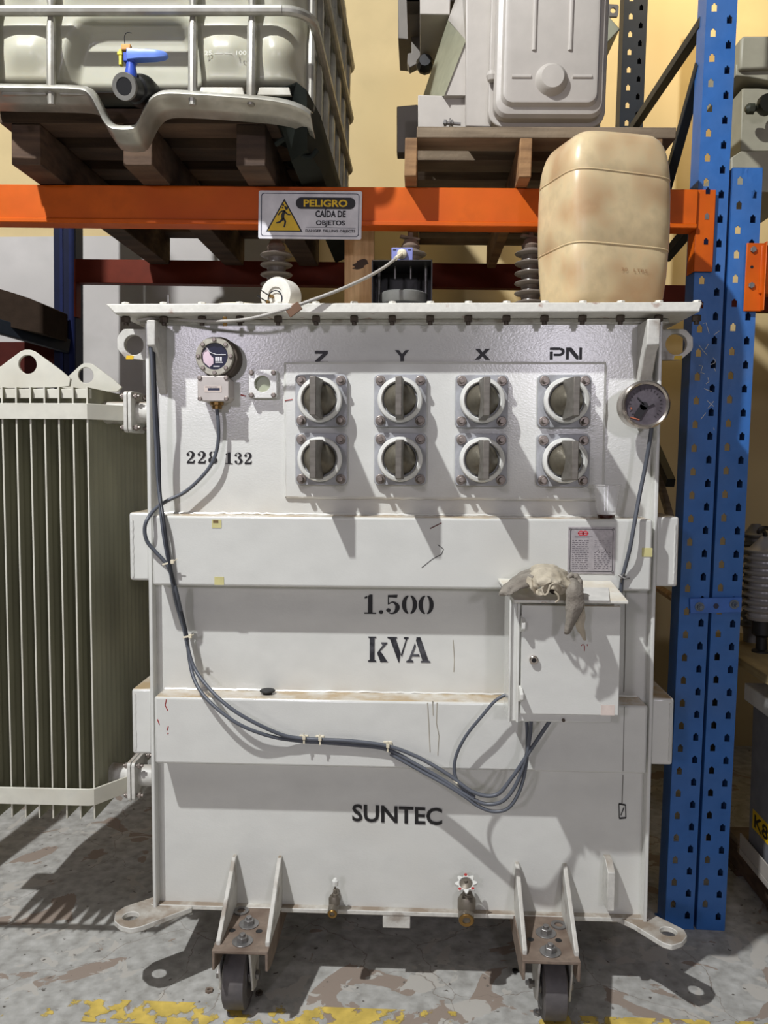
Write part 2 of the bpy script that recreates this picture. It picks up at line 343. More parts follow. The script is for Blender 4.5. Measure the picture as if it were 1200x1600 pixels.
    if ch == 'N':
        pg(mb, [(0, 0), (.2, 0), (.2, 1), (0, 1)], f); pg(mb, [(.2, 1), (.36, 1), (.84, .3), (.84, 0), (.72, 0), (.2, .74)], f); pg(mb, [(.89, 1), (1.07, 1), (1.07, 0), (.89, 0)], f); return 1.15
    return .5
def word(mb, s, p0, H, sp=1., sx=1., slope=0., Y=None):
    """letters on an upright plane; p0 lower left, reading along +x"""
    x = 0
    for ch in s:
        if ch == ' ': x += .35*sx; continue
        f = lambda a, b, x=x: Vector((p0.x+(x+a*sx)*H, p0.y, p0.z+b*H+slope*(x+a*sx)*H))
        x += glyph(mb, ch, f)*sx*sp
    return x*H
def text(name, s, p, H, mt, parent, width=None, bold=0., ext=.0004, up=(0, 0, 1), right=(1, 0, 0), align='CENTER', slope=0.):
    cu = bpy.data.curves.new(name, 'FONT'); cu.body = s; cu.size = 1; cu.align_x = align; cu.align_y = 'CENTER'; cu.offset = bold; cu.resolution_u = 3
    o = bpy.data.objects.new(name, cu); COL.objects.link(o); dg = bpy.context.evaluated_depsgraph_get(); dg.update()
    me = bpy.data.meshes.new_from_object(o.evaluated_get(dg)); bpy.data.objects.remove(o); bpy.data.curves.remove(cu)
    xs = [v.co.x for v in me.vertices]; ys = [v.co.y for v in me.vertices]; w = max(xs)-min(xs); h = max(ys)-min(ys); cx = (max(xs)+min(xs))/2; cy = (max(ys)+min(ys))/2
    k = H/h; kx = width/w if width else k; R = Vector(right); U = Vector(up)
    for v in me.vertices: a = v.co.copy(); v.co = Vector(p)+R*(a.x-cx)*kx+U*((a.y-cy)*k+slope*(a.x-cx)*kx)
    bm = bmesh.new(); bm.from_mesh(me); bpy.data.meshes.remove(me); return part(name, bm, mt, parent, normals=False)
exec_later = []
# ================================================================== SETTING
def struct(name, mb, mt, **k): return tag(part(name, mb, mt, **k), kind='structure')
o = MB(); o.box((-5, -7, -.05), (6, 2.05, 0)); struct('floor', o, floor_mat())
o = MB(); o.box((-5, 1.95, 0), (6, 2.05, 4.6)); struct('wall_back', o, WALLM)
o = MB(); o.poly([(-3.4, -.185, .0012), (3, -.185, .0012), (3, -.098, .0012), (-3.4, -.098, .0012)]); struct('trim_1', o, wornline_mat(), normals=False)
o = MB(); o.box((-2.6, 1.944, 0), (.02, 1.95, 2.5)); struct('trim_2', o, WALLG)
# ================================================================== TRANSFORMER
T = thing('transformer', 'large pale grey oil transformer on wheels with stencilled 1.500 kVA lettering', 'transformer', (.65, .45, 0))
ZB, ZT = .213, 1.767
b = MB(); b.box((0, 0, ZB), (1.3, .9, ZT)); b.box((-.001, -.032, ZB), (.009, .9, ZT-.01)); b.box((1.291, -.032, ZB), (1.301, .9, ZT-.01))
part('tank_body', b, PAINT, T, bevel=.0025)
b = MB(); b.box((-.01, -.02, ZB-.008), (1.31, .9, ZB+.004)); p, q = at(598, 1427, -.015), at(641, 1450, -.015); b.box((p.x, -.018, q.z), (q.x, -.004, ZB)); part('bottom_plate', b, PAINT2, T, bevel=.002)
# lid: slightly thick plate with studs
lx0, lx1, lz0, lz1 = -.076, 1.373, 1.7665, 1.7905
b = MB(); b.prism([(lx0, -.1, lz1), (lx1, -.1, lz1), (lx1-.006, -.1, lz0), (lx0+.022, -.1, lz0)], (0, 1.1, 0)); lid = part('lid', b, LIDM, T, bevel=.003)
b = MB(); b.box((-.02, -.016, lz0-.012), (1.32, .93, lz0-.001)); part('tank_rim', b, PAINT2, T, bevel=.002)
first = None
xs = [at(1089-59.5*k, 470, -.06).x for k in range(16)]
for k, x in enumerate(xs):
    if first is None:
        b = MB(); b.lathe([(.013, 0), (.013, .0025)], (x, -.06, lz1), seg=16); b.hexhead((x, -.06, lz1+.0025), (0, 0, 1), .0105, .008); first = part('lid_bolt', b, LIDM, T, org=(x, -.06, lz1), bevel=.0008)
        b = MB(); b.hexhead((x, -.06, lz0-.0155), (0, 0, 1), .011, .015); b.cyl((x, -.06, lz0-.023), (x, -.06, lz0-.010), .006); part('nut', b, RBOLT, first)  # rust-dark colour also holds the shade under the lid
    else: inst(first, T, (x, -.06, lz1))
b = MB(); x = xs[-2]+.012; b.cyl((x, -.06, lz1), (x, -.06, lz1+.028), .004); b.hexhead((x, -.06, lz1), (0, 0, 1), .011, .006); part('lid_stud', b, STEEL, T)
for y in (.12, .35, .6): inst(first, T, (lx0+.04, y, lz1)); inst(first, T, (lx1-.04, y, lz1))
# stiffener channels round the tank
for z0, z1, nm in ((1.0875, 1.267, 'stiffener_channel'), (.624, .8, 'stiffener_channel')):
    b = MB(); b.box((.0235, -.075, z0), (1.277, .002, z1)); part(nm, b, PAINT, T, bevel=.007, seg=3)
    for sx in (0, 1):
        xa, xb = (-.0545, 0) if not sx else (1.3, 1.358)
        b = MB(); b.box((xa, -.02, z0+.004), (xb, .88, z1+.003)); part('side_stiffener', b, PAINT, T, bevel=.007, seg=3)
# weld seams of the channels and side boxes
b = MB()
for z in (1.267, .8): b.tube([(.03+.0125*k, -.003, z+.001+random.uniform(-.0012, .0012)) for k in range(100)], .0035, 5)
for x, z0, z1 in ((-.0445, 1.1, 1.262), (-.0445, .64, .80), (1.348, 1.1, 1.262), (1.348, .64, .80)):
    b.tube([(x+random.uniform(-.001, .001), -.0205, z0+.006*k) for k in range(int((z1-z0)/.006))], .0022, 5)
part('weld_seam', b, PAINT, T)
# raised panel
P0, P1 = at(446, 568, -.01), at(941, 780, -.01); px0, px1, pz0, pz1 = P0.x, P1.x, P1.z, P0.z
b = MB(); b.box((px0, -.010, pz0), (px1, .001, pz1)); part('switch_panel', b, PAINT, T, bevel=.002)
b = MB(); w = []
for (a, c) in (((px0, pz0), (px1, pz0)), ((px1, pz0), (px1, pz1)), ((px1, pz1), (px0, pz1)), ((px0, pz1), (px0, pz0))):
    n = int(math.hypot(c[0]-a[0], c[1]-a[1])/.02)
    w += [(a[0]+(c[0]-a[0])*k/n+random.uniform(-.0012, .0012), -.004, a[1]+(c[1]-a[1])*k/n+random.uniform(-.0012, .0012)) for k in range(n)]
b.tube(w+[w[0]], .0055, 6); part('panel_weld', b, PAINT, T)
# ---- eight rotary tap switches
def rsq(cx, cy, h, r, n=5):
    o = []
    for sx, sy, a0 in ((1, 1, 0), (-1, 1, 90), (-1, -1, 180), (1, -1, 270)):
        for k in range(n+1):
            a = math.radians(a0+90*k/n); o.append((cx+sx*(h-r)+r*math.cos(a), cy+sy*(h-r)+r*math.sin(a)))
    return o
def tap_switch(c):
    X, Z = c.x, c.z
    b = MB(); b.prism([(x, -.010, z) for x, z in rsq(X, Z, .0665, .012)], (0, -.014, 0)); pl = part('tap_switch', b, CASTM, T, org=(X, -.01, Z), bevel=.0015)
    b = MB(); b.cyl((X, -.02, Z), (X, -.048, Z), .056, .0545, 40); part('collar', b, CASTM, pl)
    b = MB(); b.lathe([(.0545, .0), (.0565, .010), (.054, .015), (.047, .017), (.0445, .014), (.0435, -.004)], (X, -.045, Z), (0, -1, 0), 48, cap=False); part('ring', b, WHT, pl)
    b = MB(); b.cyl((X, -.030, Z), (X, -.046, Z), .0445, seg=40); part('recess', b, BLACK, pl)
    b = MB(); b.lathe([(.0405, .0), (.0405, .012), (.037, .018), (.024, .044), (.012, .062), (.004, .066)], (X, -.044, Z), (0, -1, 0), 40); part('hub', b, HUB, pl, angle=50)
    b = MB(); b.hexa([(X-.0105, -.048, Z-.05), (X+.0105, -.048, Z-.05), (X+.0105, -.048, Z+.05), (X-.0105, -.048, Z+.05), (X-.0078, -.188, Z-.0455), (X+.0078, -.188, Z-.0455), (X+.0078, -.188, Z+.0455), (X-.0078, -.188, Z+.0455)])
    bl = part('handle', b, BLADE, pl, bevel=.0018)
    for sx in (-1, 1):
        for sz in (-1, 1):
            x, z = X+sx*.0505, Z+sz*.0505; b = MB(); b.lathe([(.0125, 0), (.0125, .003), (.0115, .004)], (x, -.024, z), (0, -1, 0), 20); b.cyl((x, -.024, z), (x, -.0475, z), .0068, .0062, 14)
            part('bolt', b, BOLT, pl, bevel=.0006)
    return pl
rows = (((502, 626), (625.5, 626), (752.5, 627), (881.5, 627)), ((502, 717.5), (625.5, 717.5), (751.5, 718.5), (879.5, 719.5)))
proto = None
for row in rows:
    for (u, v) in row:
        c = at(u, v, -.02)
        if proto is None: proto = tap_switch(c)
        else: inst(proto, T, (c.x, -.01, c.z))
# ---- lettering
def lettering(s, u0, v0, u1, v1, Y, mt=INK, sp=1., parent=T):
    """word between the pixel corners lower left / upper right on the plane Y"""
    a, c = at(u0, v0, Y), at(u1, v1, Y); H = c.z-a.z; b = MB(); w = word(b, s, Vector((0, 0, 0)), 1.0, sp)
    b.bm.free(); b = MB(); word(b, s, a, H, sp, (c.x-a.x)/H/(w-.02)); return part('lettering', b, mt, parent, normals=False)
lettering('Z', 492, 569, 514, 548, -.0015); lettering('Y', 617, 565, 641, 547, -.0015); lettering('X', 742, 562, 767, 545, -.0015); lettering('PN', 859, 562, 911, 543, -.0015)
lettering('228', 290, 724, 341, 705, -.0015, sp=1.02); lettering('132', 351, 725, 395, 707, -.0015)
lettering('1.500', 567, 959, 679, 930, -.0015); lettering('kVA', 575, 1034, 672, 996, -.0015, INKG)
p = at(620.5, 1273, -.002); q0, q1 = at(550, 1287, -.002), at(691, 1259, -.002)
text('lettering', 'SUNTEC', p, (q1.z-q0.z)*.86, INK, T, width=q1.x-q0.x, bold=.022, slope=-.022)
# ---- oil level gauge with terminal box
G = at(336, 557, -.055)
b = MB(); b.lathe([(.052, 0), (.052, .045), (.049, .05)], (G.x+.006, -.0, G.z-.002), (0, -1, 0), 40); og = part('oil_gauge', b, RBOLT, T)
b = MB(); b.lathe([(.0335, .0), (.0335, .012), (.0345, .014), (.046, .014), (.048, .012), (.048, 0)], (G.x, -.048, G.z), (0, -1, 0), 48, cap=False); part('flange_ring', b, mat('ring_paint', (186, 182, 168), .45, .1, dirt=(140, 130, 116), amt=.5, scale=30), og)
b = MB(); b.cyl((G.x, -.05, G.z), (G.x, -.056, G.z), .0336, seg=40); part('dial', b, mat('dark_dial', (26, 28, 52), .35, spec=.25), og)
b = MB(); pg(b, [(G.x-.032, G.z+.008), (G.x-.018, G.z+.022), (G.x-.012, G.z+.004), (G.x-.004, G.z-.004), (G.x-.004, G.z-.018), (G.x-.014, G.z-.027), (G.x-.029, G.z-.014)], lambda x, z: Vector((x, -.0565, z))); part('dial_scale', b, mat('dial_pink', (216, 190, 200), .3), og, normals=False)
b = MB()
for k in range(3): b.box((G.x+.001+.006*k, -.0568, G.z-.012), (G.x+.0055+.006*k, -.0562, G.z-.001))
b.box((G.x-.004, -.0568, G.z-.026), (G.x+.012, -.0562, G.z-.0235)); b.box((G.x+.001, -.0568, G.z-.016), (G.x+.02, -.0562, G.z-.014)); part('dial_marks', b, SIGNW, og)
b = MB(); b.tube([(G.x-.022, -.0572, G.z+.022), (G.x-.012, -.0572, G.z+.010), (G.x+.004, -.0572, G.z+.004), (G.x+.028, -.0572, G.z+.004)], .0012, 5); part('pointer', b, SIGNW, og)
for k in range(8):
    a = 2*PI*k/8+PI/8*0; c = (G.x+.041*math.cos(a), -.0615, G.z+.041*math.sin(a)); b = MB(); b.lathe([(.0055, 0), (.0055, .003), (.004, .0045)], c, (0, -1, 0), 12); part('screw', b, BOLT, og)
a0, a1 = at(308.5, 587, -.06), at(358, 627, -.06)
b = MB(); q8 = .009; b.prism([(a0.x+q8, 0, a1.z), (a1.x-q8, 0, a1.z), (a1.x, 0, a1.z+q8), (a1.x, 0, a0.z-q8), (a1.x-q8, 0, a0.z), (a0.x+q8, 0, a0.z), (a0.x, 0, a0.z-q8), (a0.x, 0, a1.z+q8)], (0, -.062, 0)); tb = part('terminal_box', b, mat('box_paint', (196, 188, 182), .45, .1, fine=.04), T, bevel=.0025, seg=3)
b = MB(); c = (a0+a1)/2; b.box((c.x-.022, -.0628, c.z-.009), (c.x+.022, -.0618, c.z+.006)); part('box_label', b, PINK, tb)
b = MB(); b.box((c.x-.013, -.0632, c.z-.005), (c.x+.017, -.0627, c.z+.001)); b.box((c.x-.02, -.0632, c.z+.003), (c.x+.012, -.0627, c.z+.0045)); part('label_print', b, NAVY, tb)
for sx in (-1, 1):
    for sz in (-1, 1): b = MB(); b.lathe([(.006, 0), (.006, .004), (.004, .0055)], (c.x+sx*.0335, -.060, c.z+sz*.026), (0, -1, 0), 12); part('screw', b, BOLT, tb)
gl = at(339, 633, -.035); b = MB(); b.lathe([(.018, 0), (.018, .01), (.013, .012), (.013, .02)], (gl.x, -.035, a1.z+.002), (0, 0, -1), 12); part('cable_gland', b, BRASS, tb)
# ---- sight window
c = at(410.5, 600, -.02); b = MB()
oo, ii = holed([(x, -.001, z) for x, z in rsq(c.x, c.z, .036, .005)], (c.x-.001, -.001, c.z), .0205, 32); b.frame(oo, ii, (0, -.02, 0)); sw = part('sight_window', b, PAINT, T, org=(c.x, 0, c.z), bevel=.0012)
b = MB(); b.cyl((c.x-.001, -.002, c.z), (c.x-.001, -.008, c.z), .0205, seg=32); part('glass', b, GREENG, sw)
for sx in (-1, 1):
    for sz in (-1, 1): b = MB(); b.lathe([(.0065, 0), (.0065, .006), (.004, .008)], (c.x+sx*.0285, -.02, c.z+sz*.0285), (0, -1, 0), 12); part('screw', b, BOLT, sw)
# ---- round dial thermometer on the right
c = at(1010, 632, -.125); b = MB(); b.lathe([(.02, 0), (.02, .05)], (c.x, .0, c.z), (0, -1, 0), 20)
b.lathe([(.05, 0), (.0555, .006), (.0555, .054)], (c.x, -.055, c.z), (0, -1, 0), 48); dg = part('dial_thermometer', b, CHROME, T)
b = MB(); b.lathe([(.0485, -.006), (.0485, .004), (.053, .008), (.0575, .004), (.0585, -.004), (.056, -.01)], (c.x, -.118, c.z), (0, -1, 0), 56, cap=False); part('bezel', b, CHROME, dg)
b = MB(); b.cyl((c.x, -.11, c.z), (c.x, -.1165, c.z), .0487, seg=48); part('dial', b, GLASSD, dg)
b = MB(); b.lathe([(.01, 0), (.01, .003)], (c.x-.004, -.1165, c.z-.003), (0, -1, 0), 20); b.bar((c.x-.004, -.1185, c.z-.003), (c.x-.02, -.1185, c.z-.03), .018, .002, (0, 1, 0)); b.bar((c.x-.004, -.1185, c.z), (c.x-.02, -.1185, c.z+.017), .003, .002, (0, 1, 0)); b.bar((c.x+.004, -.1185, c.z-.006), (c.x+.02, -.1185, c.z+.002), .002, .002, (0, 1, 0)); part('pointer', b, SIGNB, dg)
b = MB()
for k in range(22):
    a = math.radians(-50+280*k/21); p0 = Vector((c.x+.04*math.cos(a), -.1172, c.z+.04*math.sin(a))); p1 = Vector((c.x+.0345*math.cos(a), -.1172, c.z+.0345*math.sin(a))); b.bar(p0, p1, .001, .0008, (0, 1, 0))
part('dial_scale', b, SIGNB, dg)
b = MB(); b.tube([(c.x-.045+.012*math.cos(t), -.1175, c.z-.012+.01*math.sin(t)) for t in (0, .3, .6)], .0014, 5); b.tube([(c.x-.036, -.1175, c.z-.03), (c.x-.014, -.1175, c.z-.036)], .0016, 5); part('dial_mark', b, mat('orange_mark', (200, 120, 90), .4), dg)
# ---- gussets under the lid
for (xa, xb, zl, zbl) in ((.024, .0455, 1.76, 1.69), (1.246, 1.277, 1.758, 1.69)):
    b = MB(); zt = 1.752; zlow = 1.575 if xa < 1 else 1.56
    b.prism([(xa, .0, zt), (xa, -.095, zt), (xa, -.095, zbl), (xa, -.075, zbl-.012), (xa, -.0, zlow)], (xb-xa, 0, 0)); part('lid_gusset', b, PAINT2, T, bevel=.003)
# ---- side lifting lugs
for s in (0, 1):
    if not s: u = [(236, 514), (193, 514), (183, 526), (183, 545), (196, 560), (236, 565)]; h = (209, 539); rr = 15.5
    else: u = [(1030, 514), (1071, 514), (1083, 527), (1083, 546), (1064, 562), (1030, 563)]; h = (1057, 537.5); rr = 16
    Y = .06; P = [at(a, c_, Y) for a, c_ in u]
    for p_ in P:
        if not s and p_.x > -.03: p_.x = .0
        if s and p_.x < 1.33: p_.x = 1.3
    hc = at(h[0], h[1], Y); oo, ii = holed(P, hc, rr*.00171, 32); b = MB(); b.frame(oo, ii, (0, .02, 0)); ll = part('lifting_lug', b, PAINT2, T, org=hc, bevel=.0015)
    b = MB(); cx, cz = ((hc.x-.012, hc.z-.034) if not s else (hc.x+.004, hc.z-.036)); b.prism([(cx-.010, Y-.0006, cz-.004), (cx+.01, Y-.0006, cz-.004), (cx+.012, Y-.0006, cz+.006), (cx-.008, Y-.0006, cz+.006)], (0, .001, 0)); part('yellow_mark', b, YELP, ll)
# ---- tow lugs at the tank foot
LO = [(300, 1420), (290, 1421), (222, 1447), (205, 1451), (188, 1447), (178, 1438), (180, 1426), (195, 1416), (243, 1400), (300, 1400)]
RO = [(965, 1436), (980, 1438.5), (1036, 1473), (1050, 1477), (1066, 1472), (1074, 1462), (1069, 1452), (1009, 1422), (965, 1418)]
for O, h, r in ((LO, (204, 1431), .0205), (RO, (1044, 1455), .0205)):
    P = [atz(a, c_, .215) for a, c_ in O]; hc = atz(h[0], h[1], .215); oo, ii = holed(P, hc, r, 40, 'Z'); b = MB(); b.frame(oo, ii, (0, 0, -.014)); part('tow_lug', b, PAINT2, T, org=hc, bevel=.002)
# vertical stub plate right
a0, a1 = at(950, 1357, -.06), at(958, 1425, -.06); b = MB(); b.prism([(a0.x, 0, a1.z+.0), (a0.x, 0, a0.z+.008), (a0.x, -.03, a0.z+.008), (a0.x, -.06, a0.z-.012), (a0.x, -.06, a1.z+.002)], (a1.x-a0.x+.003, 0, 0)); part('stub_plate', b, PAINT2, T, bevel=.0015)
# ---- caster brackets and wheels
def caster(x0, x1, g0, g1, wx, bolts, wash):
    yf = -.213; b = MB(); b.box((x0, yf, .206), (x1, .3, .215)); b.prism([(x0, yf, .21), (x0, yf, .165), (x0, yf+.05, .15), (x0, .28, .15), (x0, .28, .21)], (.007, 0, 0)); b.prism([(x1-.007, yf, .21), (x1-.007, yf, .165), (x1-.007, yf+.05, .15), (x1-.007, .28, .15), (x1-.007, .28, .21)], (.007, 0, 0))
    ch = part('caster_bracket', b, RUSTY, T, bevel=.002)
    for g in (g0, g1): b = MB(); b.prism([(g-.0055, .001, .213), (g-.0055, .001, .352), (g-.0055, -.016, .352), (g-.0055, yf+.022, .226), (g-.0055, yf+.022, .213)], (.011, 0, 0)); part('gusset', b, PAINT2, ch, bevel=.002)
    for (u, v) in bolts:
        c = atz(u, v, .222); c.z = .215; b = MB(); b.lathe([(.026, 0), (.026, .0025)], c, seg=24); b.hexhead(c+Vector((0, 0, .0025)), (0, 0, 1), .0145, .012); b.cyl(c, c+Vector((0, 0, .021)), .0075); part('bolt', b, STEEL, ch, bevel=.0008)
    c = atz(wash[0], wash[1], .216); b = MB(); b.lathe([(.011, 0), (.02, 0), (.02, .004), (.011, .004), (.011, 0)], (c.x, c.y, .2152), seg=24, cap=False); part('washer', b, STEEL, ch)
    b = MB()
    for (dx, dy) in ((.22, .45), (.72, .45)): b.lathe([(.0085, 0), (.0085, .0006)], (x0+(x1-x0)*dx, yf*(.5)-.02, .2151), seg=16)
    part('bolt_hole', b, BLACK, ch)
    # fork + wheel
    b = MB(); b.box((wx-.045, -.17, .198), (wx+.048, -.02, .205))
    for s in (-1, 1):
        xx = wx+s*.0405; b.prism([(xx-.003, -.165, .2), (xx-.003, -.03, .2), (xx-.003, -.06, .055), (xx-.003, -.09, .042), (xx-.003, -.125, .055)], (.006, 0, 0))
    part('fork', b, PAINT2, ch, bevel=.0015)
    b = MB(); r = .08; b.lathe([(.052, -.029), (.072, -.030), (r, -.026), (r+.0008, 0), (r, .026), (.072, .030), (.052, .029)], (wx, -.095, r), (1, 0, 0), 56); wh = part('wheel', b, RUBB, ch)
    b = MB(); b.lathe([(.012, -.036), (.02, -.033), (.022, -.02), (.05, -.022), (.053, -.0295), (.056, -.0305), (.056, .0305), (.053, .0295), (.05, .022), (.022, .02), (.02, .033), (.012, .036)], (wx, -.095, r), (1, 0, 0), 40); part('rim', b, STEEL, ch)
    b = MB(); b.cyl((wx-.05, -.095, r), (wx+.052, -.095, r), .008); b.hexhead((wx-.05, -.095, r), (-1, 0, 0), .013, .008); b.hexhead((wx+.046, -.095, r), (1, 0, 0), .013, .008); part('axle', b, STEEL, ch)
caster(.204, .342, .2145, .3365, .2445, ((379, 1467), (389, 1440)), (377, 1424))
caster(.957, 1.0955, .9655, 1.09, 1.047, ((860, 1483), (853, 1454)), (873, 1446))
# ---- drain valves
def valve(u, v, rs, wheel):
    c = at(u, v, -.085); X, Z = c.x, c.z
    b = MB(); b.cyl((X+.004, .0, Z+.022*rs), (X+.003, -.05, Z+.018*rs), .012*rs, seg=16); b.lathe([(.017*rs, 0), (.022*rs, .006), (.022*rs, .02), (.017*rs, .024)], (X+.004, -.02, Z+.02*rs), (0, -1, 0), 8)
    b.lathe([(.014*rs, 0), (.024*rs, .01*rs), (.024*rs, .035*rs), (.018*rs, .045*rs)], (X+.002, -.05, Z+.0*rs), (0, 0, 1), 20); b.lathe([(.020*rs, 0), (.021*rs, .03), (.021*rs, .036)], (X, -.045, Z+.004), (0, -.97, -.22), 18)
    vb = part('drain_valve', b, mat('valve_body', (128, 120, 108), .45, .5, dirt=(96, 88, 78), amt=.6, scale=30), T)
    b = MB(); e = Vector((X, -.0795, Z-.004)); b.lathe([(.0105*rs, -.01), (.0105*rs, .003), (.018*rs, .004), (.020*rs, .002), (.020*rs, -.004)], e, (0, -.97, -.22), 24, cap=False); b.lathe([(.0105*rs, -.012), (.0105*rs, -.011)], e, (0, -.97, -.22), 24); part('outlet', b, BRASS, vb)
    t = Vector((.005, -.012, 1)).normalized() if not wheel else Vector((-.12, -.18, 1)).normalized(); s0 = Vector((X+.004, -.05, Z+.043*rs))
    b = MB(); b.lathe([(.016*rs, 0), (.013*rs, .012*rs), (.009*rs, .014*rs), (.0085*rs, .03*rs), (.0045*rs, .032*rs), (.0045*rs, .05*rs)], s0, t, 12); part('stem', b, mat('valve_body', (0, 0, 0)), vb)
    if wheel:
        w0 = s0+t*.036*rs*1.05; n = 8; ax = Vector((-.1, -.45, .88)).normalized(); uu = ax.cross(Vector((1, 0, 0))).normalized(); ww = ax.cross(uu)
        R = [.0245+.0045*math.cos(8*2*PI*k/96) for k in range(96)]
        b = MB(); o_ = [w0+uu*R[k]*math.cos(2*PI*k/96)+ww*R[k]*math.sin(2*PI*k/96) for k in range(96)]; i_ = [w0+(uu*math.cos(2*PI*k/96)+ww*math.sin(2*PI*k/96))*.0175 for k in range(96)]; b.frame(o_, i_, ax*.006)
        hw = part('handwheel', b, WHT, vb, bevel=.0008)
        b = MB(); b.lathe([(.0165, 0), (.0165, .002), (.006, .006)], w0, ax, 20); 
        part('handwheel_hub', b, mat('valve_body', (0, 0, 0)), vb)
        b = MB()
        for k in (0, 3, 5): a = 2*PI*k/8; q_ = w0+(uu*math.cos(a)+ww*math.sin(a))*.0235+ax*.0062; b.lathe([(.0042, 0), (.0042, .0006)], q_, ax, 10)
        part('red_mark', b, RED, vb)
    else:
        b = MB(); b.lathe([(.008, 0), (.0085, .012), (.004, .018)], s0+t*.03, t, 8); part('stem_cap', b, WHT, vb)
valve(519, 1427, .62, False); valve(729, 1437, .98, True)
# ---- control cabinet
bx0, bx1, by0, by1 = .916, 1.160, -.19, -.074; bz0 = at(890, 1129, -.19).z; bz1 = at(890, 934, -.19).z
b = MB(); b.box((bx0, by0, bz0), (bx1, by1, bz1)); cb = part('control_cabinet', b, PAINT, T, bevel=.003)
d0, d1 = at(816, 946, -.208), at(967, 1119, -.208)
b = MB(); b.hexa([(d0.x, -.206, d1.z), (d1.x, -.206, d1.z), (d1.x, -.192, d1.z), (d0.x, -.192, d1.z), (d0.x, -.206, d0.z), (d1.x, -.206, d0.z), (d1.x, -.192, d0.z), (d0.x, -.192, d0.z)]); part('door', b, PAINT, cb, bevel=.002)
b = MB(); b.box((d0.x-.009, -.2, bz0+.001), (d0.x-.004, -.19, bz1)); b.box((bx0-.0, -.197, bz0), (bx0+.004, -.19, bz1)); part('door_frame', b, WHT, cb, bevel=.001)
for (u, v) in ((818, 976), (815, 1086)): c = at(u, v, -.21); b = MB(); b.prism([(c.x-.006, -.195, c.z-.022), (c.x-.006, -.195, c.z+.02), (c.x-.006, -.232, c.z+.008), (c.x-.006, -.232, c.z-.006)], (.008, 0, 0)); part('hinge', b, WHT, cb, bevel=.0012)
c = at(834, 1031, -.21); b = MB(); b.lathe([(.0105, 0), (.0105, .008), (.0085, .010), (.0055, .010), (.005, .004)], (c.x, -.206, c.z), (0, -1, 0), 24); part('lock', b, CHROME, cb)
b = MB(); b.lathe([(.0052, 0), (.0052, .002)], (c.x, -.2120, c.z), (0, -1, 0), 16); part('keyhole', b, SIGNB, cb)
c = at(951, 1110, -.207); b = MB(); b.box((c.x-.018, -.2066, c.z-.012), (c.x+.014, -.2058, c.z+.013)); part('worn_label', b, PINK, cb)
c = at(912, 1012, -.207); b = MB()
for pts in ([(-.006, .004), (-.002, .008), (.002, .004), (.002, -.008)], [(.008, .008), (.009, .004)]): b.tube([(c.x+a_, -.2065, c.z+e_) for a_, e_ in pts], .0009, 4)
part('red_scribble', b, RED, cb)
hood = [at(803, 942, -.245), at(982, 944, -.245), at(955, 912, -.077), at(812, 908, -.077)]; hood[3].x = hood[2].x-.28
b = MB(); b.prism(hood, (0, 0, .007)); part('rain_hood', b, LIDM, cb, bevel=.0015)
b = MB(); c = at(880, 1131, -.15); b.lathe([(.004, 0), (.004, .004)], (at(880, 1133, -.19).x, -.19, bz0+.006), (0, -1, 0), 10); part('screw', b, RBOLT, cb)
# ---- nameplate
n0, n1 = at(888, 823, -.0762), at(960, 897, -.0762); b = MB(); b.box((n0.x, -.0752, n1.z), (n1.x, -.0772, n0.z)); npl = part('nameplate', b, PLATEM, T, bevel=.0005)
W_, H_ = n1.x-n0.x, n0.z-n1.z; g = lambda x, y: Vector((n0.x+x*W_, -.0776, n1.z+y*H_))
b = MB()
fr = [(.07, .05), (.93, .05), (.95, .09), (.95, .91), (.93, .95), (.07, .95), (.05, .91), (.05, .09)]
for i in range(8): rib(b, [fr[i]+(.012,), fr[(i+1) % 8]+(.012,)], g, 0)
part('plate_border', b, SIGNB, npl, normals=False)
b = MB(); random.seed(3)
for r_ in range(15):
    y = .70-.042*r_; x = .09
    while x < .43: w2 = random.uniform(.02, .07); pg(b, [(x, y), (min(x+w2, .44), y), (min(x+w2, .44), y+.014), (x, y+.014)], g); x += w2+random.uniform(.012, .04)
    if y < .46 or y > .56:
        x = .56
        while x < .9: w2 = random.uniform(.02, .06); pg(b, [(x, y), (x+w2, y), (x+w2, y+.012), (x, y+.012)], g); x += w2+random.uniform(.02, .06)
for y, w2 in ((.80, .38), (.775, .3)): pg(b, [(.14, y), (.14+w2, y), (.14+w2, y+.009), (.14, y+.009)], g)
for cx in (.64, .80):
    rib(b, [(cx, .545, .01), (cx, .505, .01)], g, 0); rib(b, [(cx, .505, .01), (cx-.035, .475, .01)], g, 0); rib(b, [(cx, .505, .01), (cx+.035, .475, .01)], g, 0)
part('plate_print', b, mat('plate_ink', (96, 90, 96), .5), npl, normals=False)
b = MB()
for cx in (.27, .36): rib(b, [(cx+.055*math.cos(2*PI*k/20), .865+.045*math.sin(2*PI*k/20), .02) for k in range(21)], g, 0, 1)
rib(b, [(.2, .865, .018), (.43, .865, .018)], g, 0); part('red_logo', b, mat('logo_red', (214, 52, 64), .5), npl, normals=False)
for x, y in ((.045, .045), (.955, .045), (.045, .955), (.955, .955)): b = MB(); q_ = g(x, y); b.lathe([(.003, 0), (.002, .0015)], q_, (0, -1, 0), 8); part('rivet', b, STEEL, npl)
